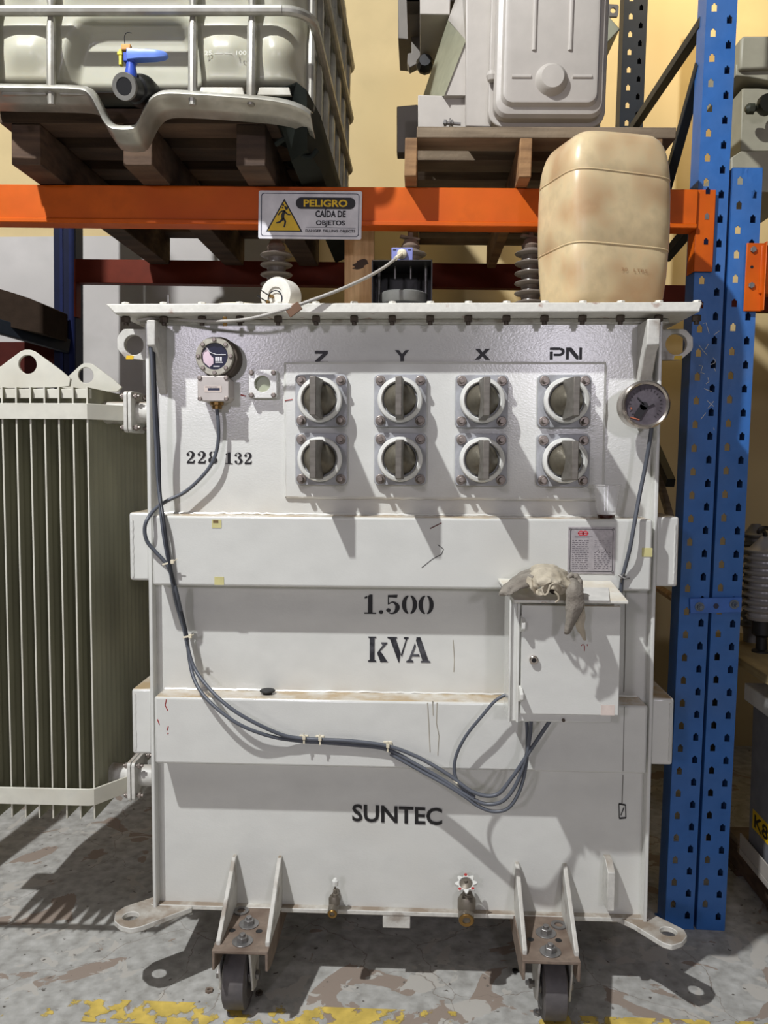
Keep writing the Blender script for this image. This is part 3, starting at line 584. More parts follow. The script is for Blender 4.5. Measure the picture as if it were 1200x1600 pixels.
# ---- marks, tapes and runs of dirt on the channels
def sticker(name, u0, v0, u1, v1, mt, Y=-.0757): a_, c_ = at(u0, v0, Y), at(u1, v1, Y); b = MB(); b.box((a_.x, Y-.0004, c_.z), (c_.x, Y+.0004, a_.z)); return part(name, b, mt, T)
sticker('tape_scrap', 331, 812, 346, 825, YEL); sticker('tape_scrap', 335, 901, 350, 914, YEL); sticker('tape_scrap', 1003, 856, 1019, 870, YEL)
sticker('tape_scrap', 333, 813, 341, 817, mat('brown_print', (120, 96, 60), .7), -.0764)
def scrib(pts, Y, mt, r=.0009): b = MB(); b.tube([at(u, v, Y) for u, v in pts], r, 4); part('pen_mark', b, mt, T)
scrib([(659, 887), (675, 874), (690, 866), (693, 858), (684, 851)], -.0752, SIGNB); scrib([(672, 826), (690, 817)], -.0752, mat('dark_red', (96, 36, 30), .6), .0013)
for pts in ([(260, 1093), (258, 1102), (262, 1110)], [(246, 1124), (249, 1132)], [(263, 1135), (261, 1141)], [(263, 1145), (262, 1147)]): scrib(pts, -.0752, RED, .0014)
scrib([(445, 626), (460, 622)], -.0006, RED, .0015); scrib([(376, 617), (384, 619)], -.0006, RED, .0016)
scrib([(445, 626), (457, 624)], -.011, RED, .0012)
RUN = mat('dirt_run', (178, 172, 158), .6)
for pts in ([(668, 1098), (670, 1130), (672, 1175)], [(683, 1098), (682, 1130), (686, 1150), (684, 1180)], [(676, 1095), (677, 1118)], [(708, 1000), (710, 1030), (709, 1050)]): scrib(pts, -.0748 if pts[0][1] > 1060 else .0003, RUN, .0016)
b = MB(); a_, c_ = at(972, 1080, -.0755), at(973, 1270, -.0755)
b = MB(); b.tube([at(978, 925, -.004), at(977, 1000, -.004), at(975, 1081, -.004)], .0007, 4); b.tube([at(975.5, 1104, -.0757), at(973.5, 1205, -.0757)], .0007, 4); b.tube([at(973.5, 1211, -.003), at(972, 1257, -.003)], .0008, 4); part('scored_line', b, mat('line_grey', (100, 96, 90), .6), T)
b = MB(); f0, f1 = at(967, 1256, -.0015), at(978, 1279, -.0015); gg = lambda x, y: Vector((f0.x+(f1.x-f0.x)*x, -.0015, f1.z+(f0.z-f1.z)*y))
for l in ([(.1, 0, .12), (0, 1, .12)], [(0, 1, .12), (.9, .93, .12)], [(.9, .93, .12), (1, .05, .12)], [(1, .05, .12), (.1, 0, .12)], [(.3, .2, .12), (.7, .75, .12)]): rib(b, l, gg, 0)
part('pen_frame', b, SIGNB, T, normals=False)
# ---- cables
def cable(name, pts, r, mt, parent=T, n=7, seg=8): b = MB(); b.tube(smooth_path([at(*p) for p in pts], n), r, seg); return part(name, b, mt, parent, angle=80)
cable('gauge_cable', [(339, 640, -.035), (341, 660, -.035), (341, 690, -.03), (334, 718, -.03), (318, 742, -.03), (290, 768, -.03), (262, 782, -.04), (243, 795, -.07), (230, 812, -.1), (226, 828, -.1), (230, 846, -.095), (243, 862, -.09), (256, 876, -.086), (265, 890, -.084), (270, 912, -.082), (275, 940, -.055), (283, 968, -.035), (292, 1000, -.03), (296, 1030, -.035), (303, 1060, -.06), (318, 1086, -.088), (345, 1112, -.11), (380, 1135, -.115), (425, 1151, -.10), (470, 1158, -.084), (500, 1160, -.083), (550, 1164, -.084), (605, 1171, -.084), (650, 1194, -.095), (690, 1217, -.11), (730, 1243, -.13), (758, 1256, -.14), (785, 1252, -.15), (805, 1228, -.15), (820, 1190, -.15), (828, 1150, -.15), (830, 1120, -.15)], .0048, CABLE)
cable('lid_cable', [(233, 505, -.07), (234, 530, -.085), (237, 560, -.085), (239, 600, -.08), (243, 680, -.06), (247, 750, -.06), (251, 790, -.075), (253, 815, -.088), (258, 850, -.088), (266, 888, -.086), (276, 925, -.075), (285, 965, -.045), (291, 1000, -.04), (302, 1040, -.05), (322, 1070, -.08), (352, 1100, -.11), (390, 1125, -.115), (440, 1148, -.10), (473, 1154, -.092), (500, 1155.5, -.092), (550, 1158, -.092), (607, 1166, -.092), (655, 1184, -.1), (700, 1210, -.12), (740, 1238, -.14), (775, 1242, -.15), (800, 1215, -.15), (830, 1170, -.15), (860, 1125, -.15)], .0048, CABLE)
cable('lid_cable', [(238, 510, -.06), (240, 545, -.07), (243, 620, -.07), (248, 700, -.06), (250, 770, -.065), (256, 815, -.096), (262, 860, -.096), (269, 900, -.09), (279, 940, -.06), (288, 975, -.045), (293, 1000, -.045)], .0045, CABLED)
cable('cabinet_cable', [(797, 1083, -.12), (775, 1094, -.12), (752, 1120, -.12), (728, 1150, -.115), (713, 1180, -.11), (710, 1205, -.11), (716, 1224, -.12), (728, 1236, -.125), (742, 1246, -.135)], .0042, CABLE)
cable('cabinet_cable', [(823, 1128, -.13), (824, 1155, -.14), (822, 1195, -.145), (812, 1235, -.145), (795, 1262, -.145), (772, 1268, -.14), (748, 1260, -.135), (728, 1246, -.13), (700, 1228, -.12), (660, 1206, -.1), (610, 1178, -.084)], .0045, CABLE)
cable('thermometer_cable', [(1018, 668, -.11), (1015, 690, -.10), (1008, 730, -.09), (998, 780, -.09), (990, 825, -.10), (984, 858, -.10), (977, 885, -.09), (972, 905, -.085), (970, 925, -.08)], .0052, CABLE)
b = MB(); c = at(974, 903, -.088); b.tube([c+Vector((-.012, -.004, .008)), c+Vector((.0, -.012, 0)), c+Vector((.012, -.008, .002))], .0028, 6); b.tube([c+Vector((-.006, -.002, -.01)), c+Vector((-.008, -.008, .0)), c+Vector((-.002, -.01, .012)), c+Vector((.006, -.006, .0))], .0022, 6); part('cable_clip', b, STEEL, T)
lc = [(618, 404, .04), (600, 418, .0), (570, 435, -.06), (530, 453, -.10), (490, 468, -.115), (462, 478, -.118), (430, 488, -.118), (390, 498, -.112), (350, 502, -.09), (300, 501, -.06), (262, 497, -.04), (235, 497, -.06), (215, 500, -.05)]
cable('connector_cable', lc, .0042, CABLEW)
def tie(u, v, Y, ang=0, w=.018):
    c = at(u, v, Y); b = MB(); d = Vector((math.cos(ang), 0, math.sin(ang)))*w; b.bar(c-d*.8, c+d*.8, .0045, .0022, (0, 1, 0)); b.box(c+d*.7-Vector((.004, .003, .005)), c+d*.7+Vector((.004, .003, .005))); b.tube([c+d*.9, c+d*1.5+Vector((0, -.004, .004))], .0013, 5)
    part('cable_tie', b, TIE, T, bevel=.0006)
tie(262, 880, -.097, .3); tie(292, 995, -.056, .2, .013); tie(475, 1157, -.099, PI/2, .011); tie(500, 1159, -.099, PI/2, .011); tie(606, 1170, -.099, PI/2, .011)
for (u, v) in ((475, 1152), (500, 1153), (606, 1162)): c = at(u, v, -.0755); b = MB(); b.box(c-Vector((.011, .003, .006)), c+Vector((.011, .001, .006))); part('tie_base', b, TIE, T, bevel=.001)
b = MB(); c = at(714, 1222, -.125); b.tube([c+Vector((-.008, 0, .004)), c+Vector((0, -.006, 0)), c+Vector((.007, 0, -.006))], .0024, 6); part('cable_tie', b, TIE, T)
b = MB(); c = at(459, 484, -.119); b.bar(c+Vector((-.014, 0, -.010)), c+Vector((.016, -.004, .010)), .004, .022, (0, 0, 1)); part('cable_clamp', b, mat('rusty_clamp', (112, 82, 60), .7), T, bevel=.001)
b = MB(); c = at(352, 503, -.085); b.bar(c+Vector((0, 0, -.01)), c+Vector((.0, -.006, .012)), .006, .01, (1, 0, 0)); part('cable_clip', b, BRASS, T, bevel=.001)
# ---- relief device on the lid with open cover
r0, r1 = at(581, 407, .06), at(675, 473, .06); X0, X1, Zt = r0.x, r1.x, r0.z; cx = (X0+X1)/2
b = MB(); b.lathe([(.082, 0), (.082, .012), (.074, .014), (.070, .024), (.05, .028)], (cx+.004, .12, lz1), seg=40); rd = part('relief_device', b, CASTM, T)
b = MB(); b.lathe([(.045, .02), (.045, .034), (.062, .036), (.064, .040), (.064, .062), (.058, .066), (.01, .067)], (cx+.002, .12, lz1), seg=40); part('diaphragm_housing', b, mat('relief_grey', (120, 120, 116), .45), rd)
b = MB(); b.prism([(X0, .055, lz1+.002), (X0, .055, Zt), (X0, .21, Zt), (X0, .21, lz1+.002)], (.0025, 0, 0)); b.prism([(X1-.0025, .055, lz1+.002), (X1-.0025, .055, Zt), (X1-.0025, .21, Zt), (X1-.0025, .21, lz1+.002)], (.0025, 0, 0)); b.box((X0, .055, Zt-.0025), (X1, .21, Zt)); b.box((X0, .2075, lz1+.002), (X1, .21, Zt)); part('cover', b, mat('cover_dark', (52, 50, 50), .4, .3), rd)
for x in (X0+.016, X1-.016, cx-.02, cx+.022): b = MB(); lo_ = lz1+.02 if x in (X0+.016, X1-.016) else Zt-.035; b.cyl((x, .12, lo_), (x, .12, Zt), .005 if lo_ < Zt-.04 else .003); part('spacer_rod', b, STEEL, rd)
for x in (X0+.02, X1-.03, X0+.04, X1-.025): b = MB(); y = .05 if x in (X0+.02, X1-.03) else .09; b.hexhead((x, y, lz1+(.012 if y > .06 else .004)), (0, 0, 1), .008, .009); part('bolt', b, BOLT, rd)
s0, s1 = at(612, 389, .1), at(645, 407, .1)
b = MB(); b.box((s0.x, .085, Zt), (s1.x, .125, s0.z)); sc = part('switch_box', b, LILAC, rd, bevel=.0015)
b = MB(); b.box((s0.x+.004, .0845, s0.z-.008), (s0.x+.013, .087, s0.z-.0045)); b.box((s1.x-.013, .0845, s0.z-.008), (s1.x-.004, .087, s0.z-.0045)); part('slot', b, NAVY, sc)
b = MB(); c = at(629, 396, .08); b.lathe([(.013, 0), (.013, .008), (.008, .012)], (c.x, .086, c.z), (-.3, -1, -.2), 16); b.tube([(c.x-.002, .078, c.z-.001), at(618, 404, .045)], .0055, 8); part('connector', b, TIE, rd)
# ---- round white housing standing on the lid, left of the danger sign's lower edge
c = at(430, 452, .02); ax = Vector((-.34, -.94, -.0)).normalized(); b = MB(); R0 = .047; c.z = lz1+R0-.003
b.lathe([(.018, -.004), (.020, -.004), (.021, .0), (.040, .0), (R0-.003, -.001), (R0, -.006), (R0, -.055), (R0-.006, -.06), (.01, -.06)], c, ax, 48); bh = part('breather_housing', b, LIDM, T)
b = MB(); b.lathe([(.022, .001), (.0205, .003), (.019, .001)], c+Vector((0, 0, -.010)), ax, 32, cap=False); part('rim', b, BLUED, bh)
u_ = ax.cross(Vector((0, 0, 1))).normalized()
b = MB()
for s, zz in ((-.012, .004), (-.024, -.010)): q_ = c+u_*(-s*.8)+Vector((0, 0, zz-.008)); b.lathe([(.0045, -.006), (.0045, .01), (.002, .012)], q_, ax, 10)
part('terminal', b, BRASS, bh)
b = MB()
for s, zz in ((-.012, .004), (-.024, -.010)): q_ = c+u_*(-s*.8)+Vector((0, 0, zz-.008))+ax*.01; b.tube([q_, q_+ax*.012+u_*.008+Vector((0, 0, .006)), q_+ax*.014+u_*.02+Vector((0, 0, .014))], .0016, 6)
part('wire', b, SIGNB, bh)
# ---- three high voltage insulators at the back of the lid
def insulator(X, Y, top, n, label=None):
    z0 = lz1; b = MB(); b.lathe([(.06, 0), (.06, .014), (.05, .016), (.045, .03)], (X, Y, z0), seg=32); hv = part('high_voltage_bushing', b, CASTM, T, org=(X, Y, z0))
    prof = [(.030, .03)]; n = max(3, round((top-z0-.085)/.0285)); st = .0285
    for k in range(n):
        h = .035+st*k; prof += [(.027, h+.001), (.029, h+.008), (.044, h+.012), (.0475, h+.0155), (.045, h+.019), (.029, h+.0215), (.027, h+.0275)]
    b = MB(); b.lathe(prof+[(.02, prof[-1][1]+.004)], (X, Y, z0), seg=36); part('insulator', b, PORC, hv, angle=50)
    h = prof[-1][1]; b = MB(); b.lathe([(.024, h), (.028, h+.01), (.018, h+.03), (.008, h+.034), (.008, h+.05)], (X, Y, z0), seg=20); b.bar((X-.03, Y-.01, z0+h+.038), (X+.025, Y, z0+h+.03), .02, .006); part('terminal_clamp', b, RUSTY, hv)
for (u, Y) in ((432, .34), (641, .34), (829, .34)): insulator(at(u, 440, Y).x, Y, at(u, 378, Y).z+.02, 4)
# ================================================================== RADIATOR (bolted to the tank side)
FX = [-.1625-.0376*k for k in range(12)]; ztp = at(139.8, 605, -.01).z; zbt = at(150, 1279, -.01).z
ra = MB(); YR0, YR1 = -.012, .46
b = MB()
for (u, v) in ((213, 645), (218, 1210)):
    c = at(u, v, .1); b.cyl((-.64, .2, c.z), (-.2, .2, c.z), .042, seg=24)
rad = part('radiator', b, RADP, T, org=(-.3, .2, 1.0))
def fin(x):
    b = MB(); n = 64; t = .0022; L_ = []
    ys = [YR0+(YR1-YR0)*k/n for k in range(n+1)]
    def off(y): s = (y-YR0)/(YR1-YR0)*7; return .0042*math.sin(2*PI*s)**2 if .2 < s < 6.8 else 0
    def sec(z, k_): return [(x-t/2-off(y)*k_, y, z) for y in ys]+[(x+t/2+off(y)*k_, y, z) for y in reversed(ys)]
    zz = [(zbt+.0, 0), (zbt+.05, 0), (zbt+.08, 1), (ztp-.08, 1), (ztp-.05, 0), (ztp, 0)]
    def clipz(z): return z
    b.loft([sec(z, k_) for z, k_ in zz]); return b
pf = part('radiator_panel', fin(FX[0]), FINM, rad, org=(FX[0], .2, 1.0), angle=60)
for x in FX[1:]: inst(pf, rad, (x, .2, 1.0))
pe = None
for x in FX:
    if pe is None:
        b = MB(); b.box((x-.0022, YR0-.0015, zbt-.001), (x+.0022, YR0+.002, ztp+.001)); pe = part('panel_edge', b, RADP, rad, org=(x, YR0, 1.0), bevel=.0008)
    else: inst(pe, rad, (x, YR0, 1.0))
def strap(v0, v1, flu, flv):
    zc = (at(100, v0, -.02).z+at(100, v1, -.02).z)/2; hh = abs(at(100, v0, -.02).z-at(100, v1, -.02).z)
    c = at(flu, flv, .1); X1 = c.x-.012
    pts = [(-.64, -.022), (FX[0]-.012, -.022), (FX[0]+.002, -.018), (FX[0]+.010, -.008), (X1, .085)]
    o_ = [(x, y) for x, y in pts]; i_ = []
    for k, (x, y) in enumerate(pts):
        d = Vector(pts[min(k+1, len(pts)-1)])-Vector(pts[max(k-1, 0)]); d.normalize(); i_.append((x-d.y*.006, y+d.x*.006))
    b = MB(); b.prism([(x, y, zc-hh/2) for x, y in o_+i_[::-1]], (0, 0, hh)); part('strap', b, RADP, rad, bevel=.0012)
    b = MB(); b.box((X1, .05, c.z-hh*.45), (-.2, .056, c.z+hh*.45)) if False else None
    b = MB(); b.prism([(X1-.002, .10+y, c.z+z) for y, z in [(s[0], s[1]) for s in rsq(0, 0, .055, .012)]], (.009, 0, 0)); b.prism([(X1+.010, .10+y, c.z+z) for y, z in rsq(0, 0, .055, .012)], (.009, 0, 0)); fl = part('pipe_flange', b, PAINT2, rad, bevel=.001)
    b = MB(); b.cyl((X1+.015, .10, c.z), (.004, .10, c.z), .029, seg=28); b.cyl((-.24, .12, c.z), (X1, .10, c.z), .03, seg=24); part('pipe', b, PAINT2, rad)
    for sy in (-1, 1):
        for sz in (-1, 1): b = MB(); q_ = Vector((X1-.004, .10+sy*.04, c.z+sz*.042)); b.hexhead(q_, (-1, 0, 0), .0085, .008); b.cyl(q_+Vector((-.012, 0, 0)), q_+Vector((.042, 0, 0)), .0045); b.hexhead(q_+Vector((.028, 0, 0)), (1, 0, 0), .0085, .008); part('bolt', b, BOLT, rad, bevel=.0006)
strap(630, 655, 212, 645); strap(1232, 1258, 217, 1211)
# notched plate under the top of the fins and lifting plates
def liftplate(u, v, r, Y, pts):
    hc = at(u, v, Y); P = [at(a, c_, Y) for a, c_ in pts]; oo, ii = holed(P, hc, r, 40); b = MB(); b.frame(oo, ii, (0, .01, 0)); part('lifting_plate', b, RADP, rad, org=hc, bevel=.001)
liftplate(43, 569.5, .0245, .02, [(-40, 608), (-36, 600), (32, 549), (38, 546.5), (48, 546.5), (54, 549), (110, 590), (108, 605)])
liftplate(134, 586.5, .0245, .40, [(84, 612), (90, 603), (126, 570), (131, 567.5), (141, 567.5), (146, 570), (190, 603), (190, 612)])
for q8 in (((-.64, .0, ztp-.028), (FX[0]+.003, .012, ztp-.004)), ((-.64, .38, ztp-.02), (FX[0]+.02, .42, ztp-.004))): b = MB(); b.box(*q8); part('top_rail', b, RADP, rad, bevel=.001)
# ================================================================== THINGS ON THE TRANSFORMER
# jerrycan
JR = math.radians(20); J0, J1 = at(842, 350, .08), at(1042, 350, .08); jx = (J0.x+J1.x)/2; hw = (J1.x-J0.x)/2; jt = at(945, 228, .10).z; jb = lz1; jh = jt-jb; jy = .08
def se(cx, cy, z, a, c, n=3.2, seg=48, tilt=0):
    o = []
    for k in range(seg):
        t = 2*PI*k/seg; co, si = math.cos(t), math.sin(t); x = a*math.copysign(abs(co)**(2/n), co); y = c*math.copysign(abs(si)**(2/n), si); o.append((cx+x, cy+y, z+tilt*x))
    return o
J = thing('jerrycan', 'dirty cream plastic jerrycan standing on the right end of the transformer lid', 'jerrycan', (jx, jy, jb))
prof = [(0, .78, .7), (.012, .87, .82), (.03, .905, .88), (.08, .93, .93), (.2, .965, .965), (.335, .985, .985), (.345, .975, .975), (.355, .992, .992), (.5, 1.0, 1.0), (.66, .995, .995), (.735, .985, .985), (.745, .972, .975), (.755, .982, .985), (.82, .965, .965), (.875, .935, .93), (.925, .89, .88), (.96, .83, .82), (.985, .74, .74), (1.0, .6, .6)]
def jring(h, a, c, tl=0):
    ex = []
    for x, y, z in se(0, 0, 0, .149*a, .112*c, 5.5, 72): ex.append((jx+x*math.cos(JR)-y*math.sin(JR), jy+x*math.sin(JR)+y*math.cos(JR), jb+.002+jh*h+tl*x))
    return ex
b = MB(); b.loft([jring(h, a, c, .05*max(0, h-.8)/.2) for h, a, c in prof]); part('body', b, JERRY, J, angle=60)
for h, a in ((.345, .985), (.745, .98)): b = MB(); ring_ = jring(h, a, a); b.tube(ring_+[ring_[0]], .0022, 5); part('seam', b, JERRY, J)
txt = mat('faint_emboss', (176, 136, 98), .6); rj = Vector((math.cos(JR), math.sin(JR), 0)); nj = Vector((math.sin(JR), -math.cos(JR), 0))
text('embossed_text', '30   LTRS', Vector((jx, jy, jb+jh*.215))+rj*.025+nj*.1098, .008, txt, J, width=.075, right=rj)
# plastic cup
ct = at(948, 757.5, -.04); cy = -.042; cz0 = 1.2675; ch = ct.z-cz0+.0
C = thing('plastic_cup', 'clear ribbed plastic cup with dark drink dregs on the upper ledge beside the nameplate', 'cup', (ct.x, cy, cz0))
pr = [(.0218, .008)]
for k in range(3, 22): pr.append((.0215+.0115*k/22+(.0011 if k % 2 else 0), ch*k/22))
pr += [(.0335, ch*.985), (.036, ch*.99), (.0355, ch)]
b = MB(); b.lathe(pr, (ct.x, cy, cz0), seg=40, cap=False); part('cup_wall', b, CLEAR, C, normals=False)
b = MB(); b.lathe([(.0208, .0005), (.0216, .0085)], (ct.x, cy, cz0), seg=32); part('drink', b, mat('dark_drink', (58, 22, 16), .15), C)
b = MB(); r_ = []
for k in range(41): a = 2*PI*k/40; r_.append((ct.x+.0357*math.cos(a), cy+.0357*math.sin(a), cz0+ch))
b.tube(r_, .0008, 5); part('rim', b, mat('rim_plastic', (225, 225, 222), .2), C)
# black rubber plug on the lower ledge
c = at(418, 1081, -.03); c.z = .8; b = MB(); b.lathe([(.004, 0), (.012, .0), (.013, .004), (.0195, .006), (.0205, .0085), (.018, .0105), (.008, .011)], c, seg=28); o = part('rubber_plug', b, BLACK, None, org=c)
tag(o, 'small round black rubber plug lying on the lower ledge of the transformer', 'plug')
# pale moulding strip and tan tube on the lid
b = MB(); P = smooth_path([at(u, 471, y) for u, y in ((338, -.03), (352, -.035), (375, -.03), (398, -.02), (418, -.01))], 5); rr = [(.004+.004*math.sin(PI*k/(len(P)-1))) for k in range(len(P))]
for p_ in P: p_.z = lz1+.0075
b.tube(P, rr, 8); c = at(378, 470, -.03); c.z = lz1; o = part('plastic_strip', b, TIE, None, org=c); tag(o, 'pale curved plastic strip lying on the lid left of the round white housing', 'strip')
b = MB(); a_, c_ = at(352, 464, .02), at(420, 470, .0); a_.z = lz1+.016; c_.z = lz1+.006; b.tube([a_, (a_+c_)/2, c_], .006, 8); o = part('cardboard_tube', b, mat('tan_card', (214, 178, 110), .8), None, org=(a_.x, a_.y, lz1)); tag(o, 'thin tan tube lying on the lid, pointing at the round white housing', 'tube')
# glove-like rag on the cabinet
HZ = lambda X, Y: 0
hA, hB, hC = hood[0], hood[1], hood[2]; nrm = (hB-hA).cross(hC-hA).normalized(); nrm = nrm if nrm.z > 0 else -nrm
def hoodz(x, y): return hA.z-(nrm.x*(x-hA.x)+nrm.y*(y-hA.y))/nrm.z+.0075
RG = thing('rag', 'crumpled grey and tan work cloth draped over the cabinet hood with a corner hanging down', 'rag', (at(850, 915, -.2).x, -.2, hoodz(at(850, 915, -.2).x, -.2)))
def onhood(u, v, Y, lift=.0): p_ = at(u, v, Y); p_.z = max(p_.z, hoodz(p_.x, p_.y)+lift) if p_.y > -.25 else p_.z; return p_
def sheet(name, rows, mt, amp=.003, th=.003, nu=6, seed=1, fr=55, sub=1):
    """cloth surface through rows of points, folded by noise"""
    from mathutils import noise
    R = [smooth_path(r, nu) for r in rows]; n = len(R[0]); cols = [smooth_path([R[i][j] for i in range(len(R))], 5) for j in range(n)]
    b = MB(); V = []
    for j, cl in enumerate(cols):
        V.append([b.bm.verts.new(p_+Vector((0, -1, .3))*amp*noise.noise(p_*fr+Vector((seed, 0, seed*2)))+Vector((1, 0, 0))*amp*.6*noise.noise(p_*fr*1.5+Vector((0, seed, 5)))) for p_ in cl])
    for j in range(n-1):
        for i in range(len(cols[0])-1): b.bm.faces.new([V[j][i], V[j][i+1], V[j+1][i+1], V[j+1][i]])
    o = part(name, b, mt, RG, solid=th, sub=sub, angle=80, normals=False); return o
H = onhood
# heap: a soft lump of cloth bulging over the front edge of the hood
sheet('main_fold', [[H(818, 912, -.13, .004), H(830, 888, -.15, .03), H(850, 882, -.155, .036), H(872, 886, -.15, .03), H(893, 903, -.14, .006)],
                    [H(818, 912, -.19, .008), H(834, 886, -.19, .036), H(852, 883, -.20, .042), H(876, 890, -.19, .034), H(898, 908, -.18, .008)],
                    [at(822, 912, -.252), at(838, 892, -.25), at(856, 890, -.26), at(876, 896, -.25), at(900, 914, -.24)],
                    [at(826, 918, -.275), at(842, 906, -.285), at(858, 903, -.29), at(876, 906, -.285), at(896, 920, -.27)],
                    [at(832, 922, -.272), at(846, 916, -.292), at(859, 911, -.30), at(874, 912, -.295), at(890, 923, -.275)]], LEATH, .012, .003, 7, 3, 60, 0)
sheet('left_cuff', [[H(830, 889, -.16, .02), H(814, 894, -.17, .018), H(799, 905, -.19, .014), H(787, 915, -.20, .008)],
                    [at(834, 898, -.255), at(817, 902, -.252), at(800, 911, -.25), at(785, 920, -.25)],
                    [at(830, 909, -.268), at(815, 911, -.266), at(797, 920, -.262), at(781, 926, -.258)],
                    [at(826, 918, -.262), at(813, 921, -.268), at(796, 930, -.262), at(778, 930, -.256)]], RAG, .007, .003, 6, 9, 70, 0)
sheet('front_frill', [[at(824, 900, -.262), at(830, 904, -.28), at(837, 916, -.272), at(845, 920, -.294), at(853, 909, -.29), at(866, 908, -.30), at(878, 916, -.285), at(888, 922, -.275)],
                      [at(823, 910, -.268), at(831, 922, -.286), at(838, 929, -.272), at(846, 931, -.298), at(854, 924, -.286), at(864, 921, -.304), at(876, 930, -.28), at(884, 925, -.272)]], LEATH, .008, .003, 6, 21, 80)
b = MB(); b.lathe([(.001, 0), (.012, .001), (.0135, .004)], at(866, 919, -.283), (-.2, -1, .1), 20, cap=False); part('fold_shadow', b, mat('fold_shade_felt', (74, 66, 58), .95), RG)  # dark disc painted as the shade inside the fold
b = MB(); b.tube(smooth_path([at(846, 918, -.299), at(850, 929, -.302), at(856, 926, -.302), at(860, 914, -.302), at(870, 911, -.303), at(878, 917, -.296)], 4), .0022, 6); part('hem_roll', b, LEATH, RG)
b = MB(); b.tube(smooth_path([at(866, 924, -.30), at(872, 930, -.302), at(873, 937, -.30), at(868, 941, -.298)], 4), .0024, 6); part('hem_roll', b, LEATH, RG)
sheet('hanging_corner', [[H(882, 908, -.22, .012), H(896, 902, -.22, .022), H(909, 910, -.22, .012)],
                         [at(885, 920, -.285), at(898, 916, -.30), at(911, 926, -.29)],
                         [at(884, 940, -.292), at(897, 938, -.306), at(912, 946, -.30)],
                         [at(885, 962, -.29), at(894, 962, -.304), at(905, 963, -.296)],
                         [at(882, 990, -.284), at(885, 991, -.288), at(889, 990, -.284)]], RAG, .004, .003, 6, 5, 60, 0)
sheet('hanging_corner', [[at(902, 926, -.284), at(908, 932, -.286), at(913, 940, -.286)],
                         [at(895, 960, -.276), at(905, 956, -.282), at(914, 958, -.278)],
                         [at(902, 982, -.27), at(908, 981, -.275), at(914, 982, -.272)],
                         [at(911, 1000, -.268), at(913, 1001, -.27), at(915, 1000, -.268)]], LEATH, .006, .003, 5, 8, 50)
b = MB(); b.tube(smooth_path([H(884, 910, -.23, .02), H(890, 900, -.23, .03), H(898, 899, -.23, .032), H(906, 908, -.235, .02), H(900, 918, -.24, .014), H(888, 914, -.24, .016)], 5), [.004+.003*abs(math.sin(k*.7)) for k in range(26)], 8); part('knot', b, RAG, RG, angle=80)
a_ = [at(908, 925, -.25), at(953, 926, -.25), at(951, 914, -.15), at(912, 913, -.15)]
b = MB()
for q_ in a_: q_.z = hoodz(q_.x, q_.y)
b.prism(a_, (0, 0, .0035)); o = part('cardboard_piece', b, PAPER, None, org=a_[0], bevel=.0006); tag(o, 'flat pale card lying on the cabinet hood to the right of the rag', 'card')
# ================================================================== RACKS
def house(cx, cz, w=.0075, h=.0115): return [(cx-w, cz-h), (cx+w, cz-h), (cx+w, cz+h*.55), (cx+w*.55, cz+h*.6), (cx+w*.3, cz+h), (cx-w*.3, cz+h), (cx-w*.55, cz+h*.6), (cx-w, cz+h*.55)]
def upright(x0, x1, y, z0, z1, cols, pitch=.0685, depth=.075, holes=True, sgn=1):
    """open channel: perforated front face, two side flanges, two back lips"""
    b = MB(); xm = (x0+x1)/2; F = lambda x, z: (x, y, z)
    if holes:
        for (xa, xb), (cx, ph) in zip(((x0, xm), (xm, x1)), cols):
            k0 = math.ceil((z0+.02-ph)/pitch); k1 = math.floor((z1-.02-ph)/pitch); zs = [ph+k*pitch for k in range(k0, k1+1)]
            b.poly([F(xa, z0), F(xb, z0), F(xb, zs[0]-pitch/2), F(xa, zs[0]-pitch/2)])
            for z in zs:
                i_ = house(cx, z); a_, c_ = z-pitch/2, z+pitch/2
                o_ = [(xa, a_), (xb, a_), (xb, z+.006), (xb, c_), (cx+.003, c_), (cx-.003, c_), (xa, c_), (xa, z+.006)]
                for k in range(8): j = (k+1) % 8; b.poly([F(*o_[k]), F(*o_[j]), F(*i_[j]), F(*i_[k])])
            b.poly([F(xa, zs[-1]+pitch/2), F(xb, zs[-1]+pitch/2), F(xb, z1), F(xa, z1)])
    else: b.poly([F(x0, z0), F(x1, z0), F(x1, z1), F(x0, z1)])
    for x, s in ((x0, 1), (x1, -1)):
        b.poly([(x, y, z0), (x, y, z1), (x, y+depth*sgn, z1), (x, y+depth*sgn, z0)])
        b.poly([(x, y+depth*sgn, z0), (x, y+depth*sgn, z1), (x+s*.02, y+depth*sgn, z1), (x+s*.02, y+depth*sgn, z0)])
    bmesh.ops.remove_doubles(b.bm, verts=b.bm.verts, dist=.0002); return b
RK = thing('pallet_rack', 'blue and orange pallet rack carrying the caged liquid tank and grey switchgear above the transformer', 'rack', (1.4935, .31, 0), rack=True)
up = part('upright', upright(1.451, 1.5355, .31, .003, 3.3, ((1.4725, 2.6822), (1.516, 2.6495))), BLUEP, RK, solid=.002, angle=0)
b = MB()
for pts in ([(1098, 506), (1103, 504), (1108, 521)], [(1092, 539), (1097, 546), (1105, 555)], [(1107, 537), (1102, 546)], [(1092, 571), (1098, 572), (1095, 582), (1101, 584)], [(1116, 523), (1124, 517)], [(1114, 559), (1118, 563), (1117, 567), (1110, 570)], [(1106, 590), (1108, 596), (1103, 600)], [(1116, 575), (1118, 580)], [(1100, 607), (1112, 612)], [(1105, 626), (1115, 635)], [(1115, 627), (1106, 638)], [(1095, 655), (1103, 645)], [(1115, 668), (1116, 672)]):
    b.tube([atR(u, v, .3085) for u, v in pts], .0009, 4)
part('scratch_mark', b, WHT, RK)
b = MB(); b.box((1.443, .31, .0), (1.54, .39, .004)); part('base_plate', b, BLUEP, RK)
